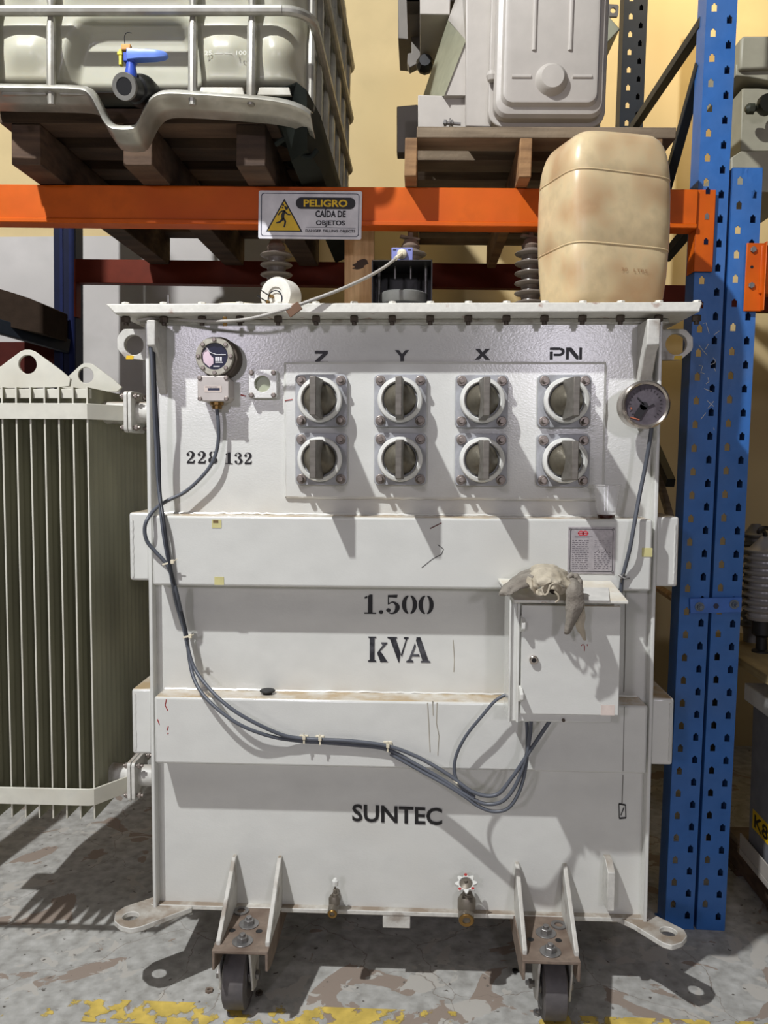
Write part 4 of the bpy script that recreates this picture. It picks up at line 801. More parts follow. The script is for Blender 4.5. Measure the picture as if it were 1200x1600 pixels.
part('upright', upright(1.4426, 1.5337, 1.3, 0, 3.6, ((1.47, 2.69), (1.51, 2.655)), holes=True), DKM, RK, solid=.002, angle=0)
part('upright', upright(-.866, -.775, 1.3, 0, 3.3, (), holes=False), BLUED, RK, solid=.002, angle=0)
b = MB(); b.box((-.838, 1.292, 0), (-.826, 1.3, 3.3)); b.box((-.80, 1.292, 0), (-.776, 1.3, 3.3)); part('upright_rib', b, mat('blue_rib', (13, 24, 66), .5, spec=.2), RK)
part('upright', upright(-.866, -.775, .31, 0, 3.3, (), holes=False), BLUEP, RK, solid=.002, angle=0)
b = MB(); b.box((-.77, .288, 2.078), (1.445, .34, 2.176)); b.box((-.77, .283, 2.066), (1.445, .345, 2.08)); part('front_beam', b, ORG, RK, bevel=.003)
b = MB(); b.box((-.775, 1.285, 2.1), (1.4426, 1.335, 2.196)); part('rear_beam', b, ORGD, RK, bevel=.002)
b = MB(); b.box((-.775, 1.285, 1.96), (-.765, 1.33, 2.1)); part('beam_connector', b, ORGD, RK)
xc = atR(1116, 350, .3).x; b = MB(); b.box((1.4435, .296, 1.95), (xc, .3005, 2.178)); b.box((1.4435, .296, 1.95), (1.4475, .36, 2.178)); cn = part('beam_connector', b, ORG, RK, bevel=.0025)
for (u, v, m_) in ((1106, 298, BLUEP), (1104.5, 338, STEEL), (1103, 377, BLUEP)): c = atR(u, v, .296); b = MB(); b.prism([(x, .2958, z) for x, z in house(c.x, c.z, .006, .009)], (0, -.0006, 0)); part('connector_hole', b, m_ if m_ != BLUEP else BLUED, cn)
def brace(u0, v0, Ya, u1, v1, Yb, w=.028): b = MB(); b.bar(atR(u0, v0, Ya), atR(u1, v1, Yb), .03, w, (1, 0, 0)); part('diagonal_brace', b, DKM, RK, bevel=.002)
brace(1100, 34, .36, 984, 208, 1.28)
brace(1095, 100, .37, 1038, 305, .62)
brace(1082, 352, .37, 1040, 402, .62)
brace(1048, 755, .62, 1020, 690, .9)
# neighbouring rack
R2 = thing('pallet_rack', 'shorter blue rack upright at right edge with orange beam, bolted to the taller one', 'rack', (1.587, .31, 0), rack=True)
part('upright', upright(1.5455, 1.6285, .31, .003, 2.244, ((1.567, 2.208), (1.6075, 2.239))), BLUEP, R2, solid=.002, angle=0)
part('upright', upright(1.5455, 1.6285, 1.3, .0, 2.3, (), holes=False), DKM, R2, solid=.002, angle=0)
q0, q1 = atR(1190, 384, .3), atR(1200, 460, .3); b = MB(); b.box((q0.x-.004, .29, q1.z), (3.2, .34, q0.z)); part('front_beam', b, ORG, R2, bevel=.003)
q0, q1 = atR(1168, 380, .3), atR(1189, 487, .3); b = MB(); b.box((q0.x-.003, .296, q1.z), (q1.x+.0, .301, q0.z)); b.box((q1.x-.004, .275, q1.z), (q1.x, .301, q0.z)); cn = part('beam_connector', b, ORG, R2, bevel=.003)
for (u, v) in ((1177, 390), (1174, 446)): c = atR(u, v, .295); b = MB(); b.hexhead((c.x, .296, c.z), (0, -1, 0), .009, .006); part('bolt', b, STEEL, cn)
b = MB(); c = atR(1175, 417, .295); b.lathe([(.0045, 0), (.0045, .0006)], (c.x, .296, c.z), (0, -1, 0), 12); part('connector_hole', b, SIGNB, cn)
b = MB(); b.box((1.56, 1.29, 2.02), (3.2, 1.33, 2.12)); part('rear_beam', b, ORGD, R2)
q0, q1 = atR(1078, 934, .3), atR(1158, 960, .3)
b = MB(); b.hexa([(q0.x+.003, .2985, q1.z-.002), (q1.x, .2985, q1.z+.006), (q1.x, .3085, q1.z+.006), (q0.x+.003, .3085, q1.z-.002), (q0.x, .2985, q0.z-.002), (q1.x, .2985, q0.z+.006), (q1.x, .3085, q0.z+.006), (q0.x, .3085, q0.z-.002)]); tp = part('tie_plate', b, mat('blue_tie_plate', (66, 112, 190), .4, bump=.1), R2, bevel=.0015)
for (u, v, L_) in ((1093, 948, .012), (1147, 944, .026)): c = atR(u, v, .298); b = MB(); b.lathe([(.0135, 0), (.0135, .003)], (c.x, .2985, c.z), (0, -1, 0), 20); b.hexhead((c.x, .2955, c.z), (0, -1, 0), .009, .008); b.cyl((c.x, .29, c.z), (c.x, .29-L_*.7, c.z), .0048); part('bolt', b, mat('zinc_bolt', (120, 130, 140), .4, .6), tp)
b = MB(); c = atR(1119, 947, .298); b.lathe([(.008, 0), (.008, .0006)], (c.x, .2985, c.z), (0, -1, 0), 16); part('plate_hole', b, NAVY, tp)
# rack bay at far left
R3 = thing('rack_frame', 'dark rack cross member with a red beam behind, at the left edge above the radiator', 'rack', at(10, 540, 1.2))
b = MB(); b.bar(at(-60, 494, .9)*1.35-at(106, 541, 1.28)*.35, at(106, 541, 1.28), .03, .055, (0, 0, 1)); part('cross_member', b, DKM, R3, bevel=.003)
b = MB(); q0 = at(84, 534, 1.45); q1 = at(84, 602, 1.45); b.box((-3.3, 1.45, q1.z), (q0.x, 1.5, q0.z)); part('red_beam', b, mat('maroon_beam', (70, 22, 14), .6, spec=.2), R3)
b = MB(); b.prism([at(-40, 440, 1.05), at(2, 452, 1.05), at(22, 458, 1.05), at(46, 466, 1.05), at(68, 476, 1.05), at(68, 522, 1.05), at(-40, 500, 1.05)], (0, .22, 0)); o = part('wooden_crate', b, mat('shade_darkened_wood', (48, 38, 30), .9, bump=.3, spec=.1), None, org=at(10, 520, 1.1), bevel=.002); tag(o, 'splintered dark wooden crate resting on the cross member at the left edge', 'crate')  # shade put into the wood colour, since the key lamp reaches the crate
# ---- danger sign
s0, s1 = atR(404.5, 298, .282), atR(564.5, 374.5, .282); cxs, czs = (s0.x+s1.x)/2, (s0.z+s1.z)/2; SW, SH = s1.x-s0.x, s0.z-s1.z
SG = thing('danger_sign', 'white danger falling objects sign with yellow triangle, fixed to the orange beam', 'sign', (cxs, .28, czs), rack=True)
b = MB(); hw_, hh_ = SW/2, SH/2
def rrect(hw, hh, r, n=5): return [(sx*(hw-r)+r*math.cos(math.radians(a0+90*k/n)), sy*(hh-r)+r*math.sin(math.radians(a0+90*k/n))) for sx, sy, a0 in ((1, 1, 0), (-1, 1, 90), (-1, -1, 180), (1, -1, 270)) for k in range(n+1)]
b.prism([(cxs+x, .280, czs+z) for x, z in rrect(hw_, hh_, .005)], (0, .003, 0)); part('board', b, SIGNW, SG)
sy_ = .2796
b = MB(); b.frame([(cxs+x, sy_, czs+z) for x, z in rrect(hw_*.95, hh_*.90, .008)], [(cxs+x, sy_, czs+z) for x, z in rrect(hw_*.935, hh_*.873, .007)], (0, .0003, 0)); part('border', b, NAVY, SG)
def sp(x, y): return Vector((s0.x+SW*x/160, sy_, s0.z-SH*y/76))    # drawing units: 160 x 76, y down
b = MB(); b.bm.faces.new([b.bm.verts.new(sp(*p)) for p in ((40, 12.5), (12, 65), (69, 65))]); part('triangle_border', b, SIGNB, SG, normals=False)
sy_ = .2792; b = MB(); b.bm.faces.new([b.bm.verts.new(sp(*p)) for p in ((40, 17), (15.5, 63), (65.5, 63))]); part('triangle', b, SIGNY, SG, normals=False)
sy_ = .2788; b = MB(); fs = lambda x, y: sp(x, y)
for l in ([(41, 31, 3.5), (38, 39, 5), (38.5, 45, 4.5)], [(38.5, 44, 3.6), (42, 49, 3), (40, 58, 2.2)], [(38, 45, 3.6), (33, 50, 3), (28, 51, 2.2)], [(40, 32, 2.4), (45, 37, 2.2), (50, 38, 1.8)], [(39, 32, 2.6), (34, 34, 2.2), (31, 39, 2)]): rib(b, l, fs, 0, 4)
disc(b, 43.5, 28, 2.4, fs); disc(b, 38.5, 23, 1.8, fs, 5); disc(b, 41.5, 25.5, 1.6, fs, 5); disc(b, 37.5, 27, 1.5, fs, 5); part('running_figure', b, SIGNB, SG, normals=False)
b = MB(); c = sp(104, 19.5); k_ = SW/160; b.bm.faces.new([b.bm.verts.new((c.x+x, sy_, c.z+z)) for x, z in rrect(46*k_, 8.8*k_, 8.5*k_, 8)]); part('pill', b, SIGNB, SG, normals=False)
kk = SH/76
text('lettering', 'PELIGRO', sp(104, 19.5)+Vector((0, -.0004, 0)), 11.5*kk, SIGNY, SG, width=68*k_, bold=.03)
text('lettering', 'CAÍDA DE', sp(112, 35.0), 13.5*kk, SIGNB, SG, width=47*k_, bold=.035)
text('lettering', 'OBJETOS', sp(112, 51.5), 10*kk, SIGNB, SG, width=45*k_, bold=.035)
text('lettering', 'DANGER FALLING OBJECTS', sp(112, 63.8), 5.6*kk, SIGNB, SG, width=77*k_, bold=.025)
b = MB(); b.bar(sp(74, 57.6), sp(151, 58.4), .0003, .0006, (0, 0, 1)); part('rule', b, NAVY, SG)
# ---- pallets
def pallet(name, label, x0, x1, y0, y1, z0, hs, mt, mtb, xs, w=.045, nb=6, group=None, tb=.02):
    P = thing(name, label, 'pallet', ((x0+x1)/2, y0, z0), rack=True, group=group)
    for x in xs:
        b = MB(); b.prism([(x-w/2, y0, z0), (x-w/2, y1, z0), (x-w/2, y1, z0+hs), (x-w/2, y0, z0+hs)], (w, 0, 0)); part('stringer', b, mt, P, bevel=.003)
    st = (y1-y0-.1)/(nb-1)
    for k in range(nb):
        b = MB(); ya = y0+st*k; b.box((x0+random.uniform(-.004, .004), ya, z0+hs), (x1+random.uniform(-.004, .004), ya+.1, z0+hs+tb)); part('board', b, mtb, P, bevel=.002)
    return P
xr = [atR(u, 260, .2).x for u in (640, 821, 1022)]
P2 = pallet('wooden_pallet', 'wooden pallet on the orange beam carrying the grey switchgear, behind the jerrycan', .648, 1.349, .2, 1.34, 2.1775, .104, WOOD, WOODG, (xr[0]+.003, xr[1], xr[2]+.004), w=.034, nb=7, tb=.03)
xl = [atR(u, 250, .14).x for u in (43, 217, 393)]
P1 = pallet('wooden_pallet', 'dark old wooden pallet on the orange beam under the caged liquid tank', xl[0]-.07, xl[2]+.07, .13, 1.3, 2.1775, .11, WOODD, WOODD, (xl[0], xl[1], xl[2]), w=.08, nb=7, tb=.04)
# ---- caged liquid tank (IBC)
ix0, ix1, iy0, iy1 = atR(-66, 100, -.03).x, atR(487, 100, -.03).x, -.03, 1.15
I = thing('caged_liquid_tank', 'milky plastic liquid tank in a galvanised tube cage with a blue valve, on the rack', 'liquid tank', ((ix0+ix1)/2, iy0, 2.33), rack=True)
zr = atR(200, 18, -.03).z; icx = (ix0+ix1)/2; tx = [atR(u, 80, -.03).x for u in (-13, 78, 300, 392)]; vx = atR(207, 130, 0).x
zt0 = atR(200, 143, -.03).z
def bottle(z, s=1.):
    a = (ix1-ix0)/2-.022; c_ = (iy1-iy0)/2-.03; R = .085; seg = []
    for (cx_, cy_, a0) in ((-a+R, -c_+R, 180), (a-R, -c_+R, 270), (a-R, c_-R, 0), (-a+R, c_-R, 90)):
        for k in range(9): t = math.radians(a0+90*k/8); seg.append((cx_+R*math.cos(t), cy_+R*math.sin(t)))
        if (cx_ < 0 and cy_ < 0):
            for k in range(1, 150): seg.append((-a+R+(2*a-2*R)*k/150, -c_))
    o = []
    for x, y in seg:
        x *= s; y *= s; X = icx+x; Y_ = (iy0+iy1)/2+y
        if y < -c_*s+.03:
            sm = lambda t: (lambda q: q*q*(3-2*q))(max(0., min(1., t)))
            fz = sm((z-2.345)/.07)*sm((zr-.012-z)/.07) if z < zr else sm((z-zr-.02)/.07)
            g0 = min(abs(X-q_) for q_ in tx+[ix0, ix1])/.06; g0 = sm(g0)
            tt = max(0., min(1., (z-2.30)/(zr+.01-2.30))); wv = .085+.09*math.sqrt(max(0., 1-tt*tt))
            bell = sm((wv-abs(X-vx))/.05+.5)*sm((1-tt)*4) if z < zr+.01 else 0
            edge = sm((a-abs(x))/.05)
            Y_ += (-.020*g0*fz*(1-bell)+.04*bell)*edge
        o.append((X, Y_, z))
    return o
b = MB(); zs = [2.345+.010*k for k in range(72)]; b.loft([bottle(2.337, .97)]+[bottle(z) for z in zs]+[bottle(3.06, .97), bottle(3.075, .9)]); part('bottle', b, HDPE, I, angle=70)
text('moulded_mark', '25 — — 100', Vector((atR(352, 82, -.02).x, iy0+.0115, atR(352, 82, -.02).z)), .010, mat('moulding', (214, 214, 204), .4), I, width=.105)
def ring(z, r=.0125):
    x0, x1, y0, y1, R = ix0+.004, ix1-.004, iy0-.004, iy1, .07; P = []
    for cx_, cy_, a0 in ((x1-R, y0+R, -90), (x1-R, y1-R, 0), (x0+R, y1-R, 90), (x0+R, y0+R, 180)):
        for k in range(9): a = math.radians(a0+90*k/8); P.append((cx_+R*math.cos(a), cy_+R*math.sin(a), z))
    b = MB(); b.tube(P+[P[0]], r, 10); return b
for z in (zr, zr+.19, zr+.38): part('cage_ring', ring(z), GALV, I)
def vtube(x, y):
    b = MB(); zz = [zt0-.03, zt0-.01, zt0, zr-.035, zr-.02, zr, zr+.02, zr+.035, zr+.155, zr+.19, zr+.225, zr+.42]; rr = [.009, .011, .012, .012, .009, .0075, .009, .012, .012, .0075, .012, .012]
    b.tube([(x, y, z) for z in zz], rr, 10); return b
for x in tx: part('cage_tube', vtube(x, iy0+.008), GALV, I)
for k in range(7): part('cage_tube', vtube(ix1-.017, iy0+.10+.165*k), GALV, I)
# steel tray: pressed front edge that dips round the valve
E_ = [(-70, 134), (0, 137), (60, 138), (122, 140), (140, 148), (152, 168), (163, 190), (176, 201), (205, 202), (216, 193), (228, 168), (240, 153), (258, 147), (300, 148), (360, 152), (425, 158), (468, 168), (484, 176)]
pe_ = smooth_path([atR(u, v, -.038) for u, v in E_], 4); DY = -.15; b = MB(); rings = []
for p_ in pe_:
    x, z = p_.x, p_.z; top = zt0+.02; dip = max(0, zt0-.012-z); s = 0 if x < ix1-.06 else (x-ix1+.06)**2*6
    rings.append([(x, yy+DY+s, zz) for yy, zz in ((.150, min(z+.022, top+.005)), (.128, z+.016), (.113, z+.007), (.110, z), (.113, z-.0025), (.128, z-.004), (.155, z-.015), (.20, z-.022))])
V = [[b.bm.verts.new(q_) for q_ in r] for r in rings]
for i in range(len(V)-1):
    for j in range(len(V[0])-1): b.bm.faces.new([V[i][j], V[i+1][j], V[i+1][j+1], V[i][j+1]])
part('tray_edge', b, GALV, I, solid=.002, angle=60, normals=False)
b = MB(); b.box((ix0+.02, .05, 2.3345), (ix1-.02, 1.13, 2.3365)); part('tray_pan', b, GALVD, I)
b = MB()
for (xa, xb) in ((tx[0]+.02, tx[1]-.012), (tx[1]+.02, vx-.11), (tx[2]+.015, tx[3]-.015), (tx[3]+.015, ix1-.05)): b = MB(); b.prism([(xa, -.025, zt0-.006), (xb, -.025, zt0-.006), (xb-.006, -.025, zt0+.014), (xa+.006, -.025, zt0+.014)], (0, .012, 0)); part('tray_lip', b, GALV, I, bevel=.002)
b = MB(); R_ = []
for (yy, xo) in ((-.012, -.01), (.14, .006), (1.13, .006)): R_.append([(ix1-.03+xo, yy, 2.335), (ix1-.004+xo, yy, 2.315), (ix1-.004+xo, yy+.01, 2.27), (ix1-.012+xo, yy+.08, 2.2), (ix1-.07, yy+.12, 2.183), (ix1-.085, yy+.12, 2.24), (ix1-.10, yy+.08, 2.285), (ix1-.14, yy+.05, 2.30), (ix1-.14, yy+.04, 2.315)])
b.loft(R_); part('tray_skirt', b, mat('dark_tray', (44, 48, 44), .8, 0, spec=.1, dirt=(30, 34, 30), amt=.6, scale=5), I, angle=60)
b = MB(); b.tube(smooth_path([(ix1-.115, .13, 2.235), (ix1-.085, .11, 2.243), (ix1-.06, .105, 2.225), (ix1-.045, .10, 2.20), (ix1-.02, .10, 2.19), (ix1+.0, .10, 2.21)], 5), .007, 8); part('tray_foot', b, mat('dark_tray', (0, 0, 0)), I)
# valve
vc = atR(194, 135, -.09); b = MB(); ax = Vector((atR(222, 143, .0)-vc)).normalized(); q_ = vc+ax*.105
b.lathe([(.021, .0), (.030, .0), (.0315, .004), (.0315, .014), (.028, .018), (.029, .05), (.034, .055), (.036, .075), (.040, .085), (.040, .10), (.03, .14)], vc, ax, 32, cap=False); b.lathe([(.0235, .03), (.0215, 0)], vc, ax, 32, cap=True); vv = part('outlet_valve', b, BLACK, I)
b = MB(); b.lathe([(.0205, -.001), (.031, -.0015), (.032, .006)], vc, ax, 32, cap=False); part('outlet_rim', b, mat('worn_rim', (120, 118, 112), .5), vv)
b = MB(); t_ = vc+ax*.035; b.lathe([(.014, .02), (.015, .035), (.012, .05), (.012, .068)], t_, (0, 0, 1), 16); b.box(t_+Vector((-.016, -.012, .06)), t_+Vector((.012, .014, .082))); part('valve_stem', b, BLUEPL, vv, bevel=.002)
b = MB(); hl = t_+Vector((-.006, -.004, .076)); b.loft([[hl+Vector((dx, y_*w_, z_*h_)) for y_, z_ in ((-1, -1), (1, -1), (1.2, 0), (1, 1), (-1, 1), (-1.2, 0))] for dx, w_, h_ in ((0, .012, .014), (.03, .013, .0115), (.07, .012, .010), (.092, .010, .007), (.1, .005, .003))]); part('valve_handle', b, mat('pale_blue_plastic', (104, 138, 220), .35), vv, bevel=.0015)
b = MB(); b.box(t_+Vector((-.026, -.012, .052)), t_+Vector((-.019, .0, .088))); b.box(t_+Vector((-.03, -.013, .075)), t_+Vector((-.018, -.006, .082))); part('safety_tag', b, mat('bright_yellow', (230, 210, 40), .5), vv)
b = MB(); b.box(t_+Vector((-.02, -.014, .086)), t_+Vector((.003, .0, .1))); part('orange_tag', b, mat('orange_tag', (224, 160, 84), .6), vv, bevel=.002)
b = MB(); b.tube(smooth_path([t_+Vector(p) for p in ((-.012, -.008, .1), (-.013, -.01, .118), (-.006, -.012, .127), (.006, -.012, .126))], 4), .0011, 5); part('wire', b, SIGNB, vv)
# ---- grey switchgear on the right pallet
GZ = atR(800, 203, .24).z+.002
K = thing('switchgear', 'light grey sheet metal switchgear unit with a round boss, on the pallet behind the jerrycan', 'switchgear', (1.05, .3, GZ), rack=True)
def pb(name, poly, Y, d, mt, bev=.003, lab=None):      # box with a given outline on the plane Y, and real depth d
    b = MB(); b.prism([atR(u, v, Y) for u, v in poly], (0, d, 0)); return part(name, b, mt, K, bevel=bev)
pb('main_cabinet', [(728, -60), (938, -60), (938, 203), (728, 197)], .30, .55, TANKG)
b = MB(); c0, c1 = atR(728, 203, .3), atR(938, 203, .3); b.box((c0.x+.004, .29, GZ), (c1.x-.0, .8, GZ+.008)); part('base_skid', b, BLACK, K)
b = MB(); A_ = [atR(728, 62, .30), atR(735, 0, .36), atR(771, 75, .30)]
pb('side_box', [(653, 148), (728, 150), (728, 204), (653, 204)], .36, .35, TANKG)
pb('side_box', [(620, 166), (653, 163), (653, 238), (620, 238)], .55, .06, TANKD)
b = MB(); f0 = [atR(u, v, .34) for u, v in ((728, 63), (694, 149), (728, 149))]; b.prism(f0, (0, .4, 0)); part('chute_front', b, TANKG, K)
b = MB(); b.hexa([atR(728, 63, .335), atR(694, 150, .335), atR(661, 150, .62), atR(700, 31, .62), atR(732, 60, .6), atR(700, 152, .6), atR(690, 152, .9), atR(728, 30, .9)]); part('chute', b, mat('olive_grey', (150, 150, 128), .5), K)
b = MB(); b.hexa([atR(700, 31, .6), atR(728, 63, .335), atR(771, 75, .33), atR(740, 30, .6), atR(726, -40, .62), atR(740, -20, .40), atR(771, -20, .33), atR(771, -60, .6)]); part('chute_hood', b, TANKG, K)
pb('upper_box', [(656, -40), (705, -40), (703, 23), (656, 22)], .60, .3, TANKG)
pb('upper_box', [(622, -40), (650, -40), (642, 62), (622, 60)], .95, .25, TANKD)
pb('bracket', [(642, 25), (700, 25), (678, 100), (655, 98), (640, 106), (636, 98), (637, 83), (643, 82)], .93, .05, TANKD)
b = MB(); c = atR(664, 106, .88); b.lathe([(.022, 0), (.03, .01), (.032, .03), (.026, .05), (.02, .06)], c, (0, -1, 0), 10); part('knob', b, BLACK, K, angle=20)
b = MB(); c = atR(700, 192, .34); c2 = atR(720, 194, .34); b.cyl(c+Vector((-.014, 0, 0)), c2, .0045); b.hexhead(c+Vector((-.012, 0, 0)), (1, 0, 0), .010, .008); b.lathe([(.013, 0), (.013, .003)], c+Vector((.004, 0, 0)), (1, 0, 0), 16); b.hexhead(c+Vector((.008, 0, 0)), (1, 0, 0), .010, .007); part('earthing_bolt', b, STEEL, K)
b = MB(); q0, q1 = atR(640, -35, 1.0), atR(760, 2, .7); b.box((q0.x, .70, q1.z), (q1.x+.05, .78, q0.z-.02)); b.box((q0.x, .70, q1.z), (q0.x+.05, 1.1, q0.z-.02)); part('support_arm', b, TANKD, K)
# front door of the switchgear
q0, q1 = atR(772, 176, .20), atR(946, 176, .20); ccx = (q0.x+q1.x)/2; hwd = (q1.x-q0.x)/2; zb_ = q0.z
def rr2(hw, zb, zt, r, Y): return [(ccx+x, Y, zb+(zt-zb)/2+z) for x, z in rrect(hw, (zt-zb)/2, r, 7)]
b = MB(); b.loft([rr2(hwd+.012, zb_-.014, 2.85, .045, .31), rr2(hwd+.012, zb_-.014, 2.85, .045, .262)]); part('door_flange', b, TANKG, K, bevel=.003)
b = MB(); b.loft([rr2(hwd, zb_-.002, 2.84, .038, .262), rr2(hwd, zb_-.002, 2.84, .038, .232), rr2(hwd-.006, zb_+.006, 2.83, .034, .222), rr2(hwd-.018, zb_+.022, 2.82, .03, .217), rr2(hwd-.024, zb_+.03, 2.81, .026, .205), rr2(hwd-.03, zb_+.036, 2.80, .022, .203)]); dr = part('front_door', b, TANKG, K, angle=30)
for u in (834.5, 891): a_, c_ = atR(u, 78, .2), atR(u, -60, .2); b = MB(); b.tube([(a_.x, .2035, a_.z), (a_.x, .2035, c_.z)], .0065, 10); part('rib', b, TANKG, dr)
for u0, u1 in ((800, 830), (895, 925)): a_, c_ = atR(u0, 119, .2), atR(u1, 119, .2); b = MB(); b.tube([(a_.x, .2035, a_.z), (c_.x, .2035, a_.z)], .0052, 10); part('rib', b, TANKG, dr)
c = atR(863, 121, .19); b = MB(); b.lathe([(.046, -.02), (.046, 0), (.042, .005), (.036, .02), (.030, .025), (.002, .026)], (c.x, .205, c.z), (0, -1, 0), 40); part('boss', b, TANKG, dr)
b = MB(); c = atR(770, 118, .24); b.lathe([(.012, -.012), (.016, 0), (.012, .012)], (c.x-.002, .245, c.z), (0, 0, 1), 16); part('hinge', b, TANKG, dr)
b = MB(); oo, ii = holed([atR(u, v, .7) for u, v in ((947, 6), (967, 7), (966, 26), (948, 26))], atR(958, 16, .7), .009, 20); b.frame(oo, ii, (0, .008, 0)); part('lifting_eye', b, TANKD, K)
pb('side_wedge', [(940, 12), (969, 45), (940, 76)], .6, .2, mat('olive_grey', (0, 0, 0)))
# ---- equipment at the right edge, upper level
K = thing('switchgear', 'grey-green switchgear boxes and valve at the upper right edge behind the shorter upright', 'switchgear', (1.9, .7, 2.28), rack=True)
GG = mat('grey_green_paint', (160, 156, 136), .5, fine=.03); GD = mat('grey_green_dark', (112, 106, 92), .5)
pb('upper_box', [(1162, 55), (1260, 55), (1260, 105), (1156, 108), (1158, 60)], .7, .35, GG, .008)
pb('lower_box', [(1150, 100), (1260, 100), (1260, 138), (1172, 120), (1150, 118)], .72, .3, GG)
pb('column', [(1160, 138), (1260, 138), (1260, 236), (1157, 236)], .75, .3, GG)
pb('base_box', [(1143, 246), (1158, 236), (1260, 236), (1260, 300), (1143, 300)], .7, .4, GG)
b = MB(); c = atR(1194, 168, .7); b.lathe([(.012, 0), (.030, .004), (.034, .02), (.03, .04)], c, (0, -1, 0), 12); c2 = atR(1179, 170, .68); b.lathe([(.005, 0), (.018, .003), (.018, .02), (.008, .03)], c2, (-1, 0, 0), 8); b.cyl(c2, c, .009); part('valve', b, mat('dark_valve', (52, 54, 42), .5), K)
# ================================================================== LOWER RIGHT
def zat(u, v, Y): return at(u, v, Y).z
PF = thing('wooden_platform', 'tan wooden platform on dark legs at the right edge above the grey cabinet', 'platform', (2.2, .3, 0))
b = MB(); b.box((1.725, -.3, .755), (2.9, .9, .785)); part('board', b, mat('platform_board', (176, 156, 110), .8, grain=((140, 120, 80), (3, .5, 8)), dirt=(120, 104, 76), amt=.5, scale=4), PF, bevel=.003)
for x, y in ((1.76, .82), (2.6, .82), (2.6, -.2)): b = MB(); b.box((x, y, 0), (x+.04, y+.04, .755)); part('leg', b, DKM, PF, bevel=.002)
IN = thing('line_insulator', 'grey finned porcelain insulator on the tan platform at the right edge', 'insulator', (at(1190, 1000, .6).x, .6, .785))
ix = at(1190, 1000, .6).x; zt_, zb2 = zat(1190, 838, .6), zat(1190, 968, .6); prof = [(.03, zb2-.785)]; n = 10; st = (zt_-.03-zb2)/n
for k in range(n): h0 = zb2-.785+st*k; R0 = .062 if k > 0 else .05; prof += [(.045, h0), (R0, h0+st*.3), (R0+.003, h0+st*.45), (R0-.004, h0+st*.6), (.046, h0+st*.72)]
b = MB(); b.lathe(prof+[(.03, zt_-.785-.02), (.012, zt_-.785)], (ix, .6, .785), seg=36); part('sheds', b, PORCW, IN, angle=50)
b = MB(); b.lathe([(.03, 0), (.03, .005), (.018, .01), (.018, .05), (.032, .06), (.032, zb2-.785+.002)], (ix, .6, .785), seg=20); part('stem', b, BLACK, IN)
b = MB(); b.tube(smooth_path([(ix, .6, zt_), (ix-.01, .59, zt_+.02), (ix-.03, .58, zt_+.015), (ix-.02, .575, zt_+.03), (ix+.01, .58, zt_+.026)], 4), .007, 6); part('clamp_wire', b, SIGNB, IN)
ix2 = at(1168, 1000, .75).x; b = MB(); prof = [(.03, 0), (.03, .03)]
for k in range(11): h0 = .05+.031*k; prof += [(.034, h0), (.05, h0+.01), (.051, h0+.015), (.034, h0+.022)]
b.lathe(prof+[(.015, .41)], (ix2+.02, .76, .785), seg=32); o = part('line_insulator', b, mat('porcelain_dark', (104, 102, 98), .4), None, org=(ix2+.02, .76, .785)); tag(o, 'darker finned insulator standing behind the grey one on the platform', 'insulator')  # darker grey porcelain than the front insulator
CX = at(1173, 1200, .52).x; PX = at(1138, 1340, .7).x
PL = thing('wooden_pallet', 'weathered wooden pallet on the floor at the lower right under the grey cabinet', 'pallet', (2.1, .2, 0))
for y in (-.35, .16, .64): b = MB(); b.box((PX+.005, y, 0), (2.62, y+.09, .022)); part('board', b, WOODD, PL, bevel=.003)
for x in (PX+.01, PX+.42, 2.54): b = MB(); b.box((x, -.35, .022), (x+.05, .73, .105)); part('stringer', b, WOODD, PL, bevel=.003)
for k in range(8): b = MB(); y = -.35+.142*k; b.box((PX+random.uniform(-.01, .012), y, .105), (2.62, y+.1, .128)); part('board', b, WOODG, PL, bevel=.003)
CB = thing('grey_cabinet', 'grey metal cabinet with a yellow letter plate, on the floor pallet at right edge', 'cabinet', (2.1, .1, .128))
b = MB(); b.box((CX, -.4, .15), (2.5, .52, .66)); part('body', b, mat('cabinet_grey', (122, 124, 130), .5, bump=.08), CB, bevel=.004)
b = MB(); b.box((CX-.02, -.42, .128), (2.52, .54, .15)); b.box((CX-.02, -.42, .15), (CX-.015, .54, .2)); part('base_rail', b, TANKG, CB, bevel=.003)
b = MB(); b.prism([(CX-.025, .53, .70), (2.5, .53, .70), (2.5, .53, .672), (CX+.01, .53, .66), (CX, .53, .645), (CX-.025, .53, .645)], (0, -.95, 0)); part('top_rail', b, WHT, CB, bevel=.003)
YZ = lambda u, v: None
def onX(u, v, X):
    r = ray(u, v); return CAM + r*((X-CAM.x)/r.x)
k0, k1, k2 = onX(1177, 1264, CX), onX(1177, 1294, CX), onX(1222, 1290, CX)
b = MB(); b.box((CX-.0015, k0.y, k1.z), (CX+.0005, k2.y-.02, k0.z)); pl = part('letter_plate', b, SIGNY, CB)
text('lettering', 'K875', Vector((CX-.0022, (k0.y+k2.y-.02)/2, (k0.z+k1.z)/2)), (k0.z-k1.z)*.72, SIGNB, pl, width=(k0.y-k2.y+.02)*.86, right=(0, -1, 0), bold=.02)
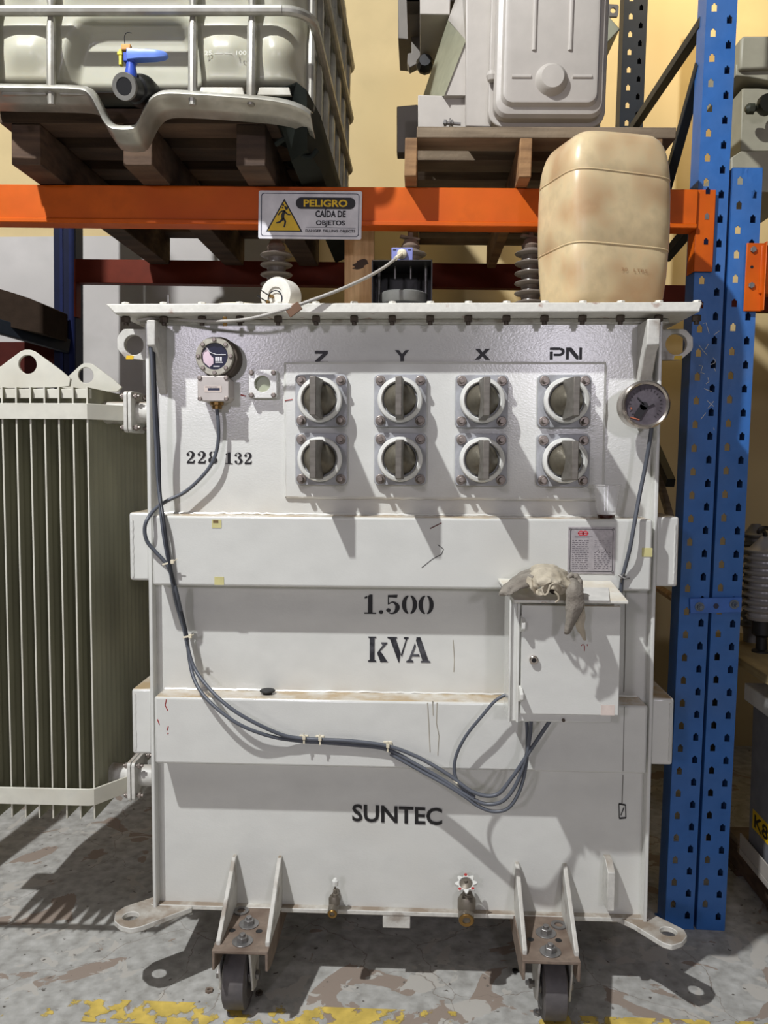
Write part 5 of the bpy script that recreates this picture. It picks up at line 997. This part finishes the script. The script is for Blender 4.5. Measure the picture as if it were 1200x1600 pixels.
# boards leaning in the gap behind the transformer's right side
for nm, a, c_, w, lab in (('timber_board', (1022, 1300, 1.1), (1046, 1352, .95), .03, 'pale yellow board leaning low between the tank and the blue upright'), ('timber_board', (1008, 905, 1.0), (1052, 934, .7), .03, 'pale timber board just below the upper right side box of the transformer'), ('timber_board', (1026, 735, 1.0), (1048, 812, .95), .045, 'grey board leaning just above the upper right side box of the transformer')):
    p_, q_ = at(*a), at(*c_); d = (q_-p_).normalized(); 
    if nm and lab.startswith('pale yellow'): q_ = p_+d*((p_.z-.02)/-d.z)
    b = MB(); b.bar(p_-d*.15, q_, .02, w, (0, 1, 0)); o = part(nm, b, PINE if 'grey' not in lab else WOODG, None, org=q_, bevel=.002); tag(o, lab, 'board')
# pine plank standing on the lid behind the relief device
a_, c_ = at(538, 476, .42), at(584, 476, .42); b = MB(); b.box((a_.x, .42, lz1), (c_.x, .445, 2.13)); o = part('pine_plank', b, PINE, None, org=((a_.x+c_.x)/2, .43, lz1), bevel=.0015); tag(o, 'knotty pine plank standing upright on the transformer lid beside the relief device', 'plank')
kn = at(563, 413, .4195); b = MB(); b.bm.faces.new([b.bm.verts.new((kn.x+.022*math.cos(t*PI/8)*(1+.3*math.sin(3*t)), .4193, kn.z+.014*math.sin(t*PI/8)+.008*math.cos(t*PI/8))) for t in range(16)]); k_ = part('knot', b, mat('wood_knot', (70, 54, 42), .7), o, normals=False)
# small debris on the floor
def debris(u, v, r, lab, mt=STEEL): c = atz(u, v, 0); b = MB(); b.lathe([(r*.5, 0), (r, 0), (r, r*.55), (r*.5, r*.55), (r*.5, 0)], c, seg=6, cap=False); o = part('hex_nut', b, mt, None, org=c); tag(o, lab, 'nut')
debris(840, 1584, .012, 'shiny loose nut on the floor at the foot of the right wheel')
debris(826, 1537, .010, 'loose nut on the floor to the left of the right wheel')
debris(805, 1518, .009, 'small dark nut on the floor below the left arm of the right wheel bracket', BLACK)
debris(327, 1549, .011, 'flat rusty nut on the floor left of the left wheel', RUSTY)
debris(405, 1553, .010, 'dark nut on the floor touching the right side of the left wheel', RBOLT)
# ================================================================== LIGHT
def lamp(kind, name, loc, power, col, size=None, look=None, **k):
    l = bpy.data.lights.new(name, kind); l.energy = power; l.color = col; o = bpy.data.objects.new(name, l); COL.objects.link(o); o.location = loc
    if kind in ('POINT', 'SPOT'): l.shadow_soft_size = size
    if kind == 'AREA': l.shape = 'RECTANGLE'; l.size, l.size_y = size
    if look is not None: o.rotation_euler = (Vector(look)-Vector(loc)).to_track_quat('-Z', 'Y').to_euler()
    for a, v in k.items(): setattr(l, a, v)
    return o
lamp('POINT', 'hanging_work_lamp', (-1.02, -2.12, 4.85), 900, (.97, .985, 1.0), .05)
lamp('AREA', 'hall_lamp', (-1.3, -6, 2.65), 38, (.92, .86, 1.0), (.32, .32), (.5, 0, 1.2))
lamp('AREA', 'hall_lamp', (2.1, -6, 2.45), 38, (.92, .88, 1.0), (.32, .32), (.6, 0, 1.2))
lamp('AREA', 'overhead_fill', (.6, -3.4, 5.4), 28, (1.0, .95, .88), (5, 1.6), (.6, 0, 1.3))  # added unseen area light, soft fill from above
lamp('SPOT', 'warm_wall_lamp', (2.15, .75, 4.2), 105, (1.0, .76, .38), .12, (1.75, 1.95, 3.3), spot_size=1.25, spot_blend=.7)
W = bpy.data.worlds.new('world'); S.world = W; W.use_nodes = True; W.node_tree.nodes['Background'].inputs[0].default_value = (1, .95, .88, 1); W.node_tree.nodes['Background'].inputs[1].default_value = .012
S.view_settings.view_transform = 'Standard'; S.view_settings.look = 'None'; S.view_settings.exposure = 0; S.view_settings.gamma = 1; S.view_settings.use_curve_mapping = False
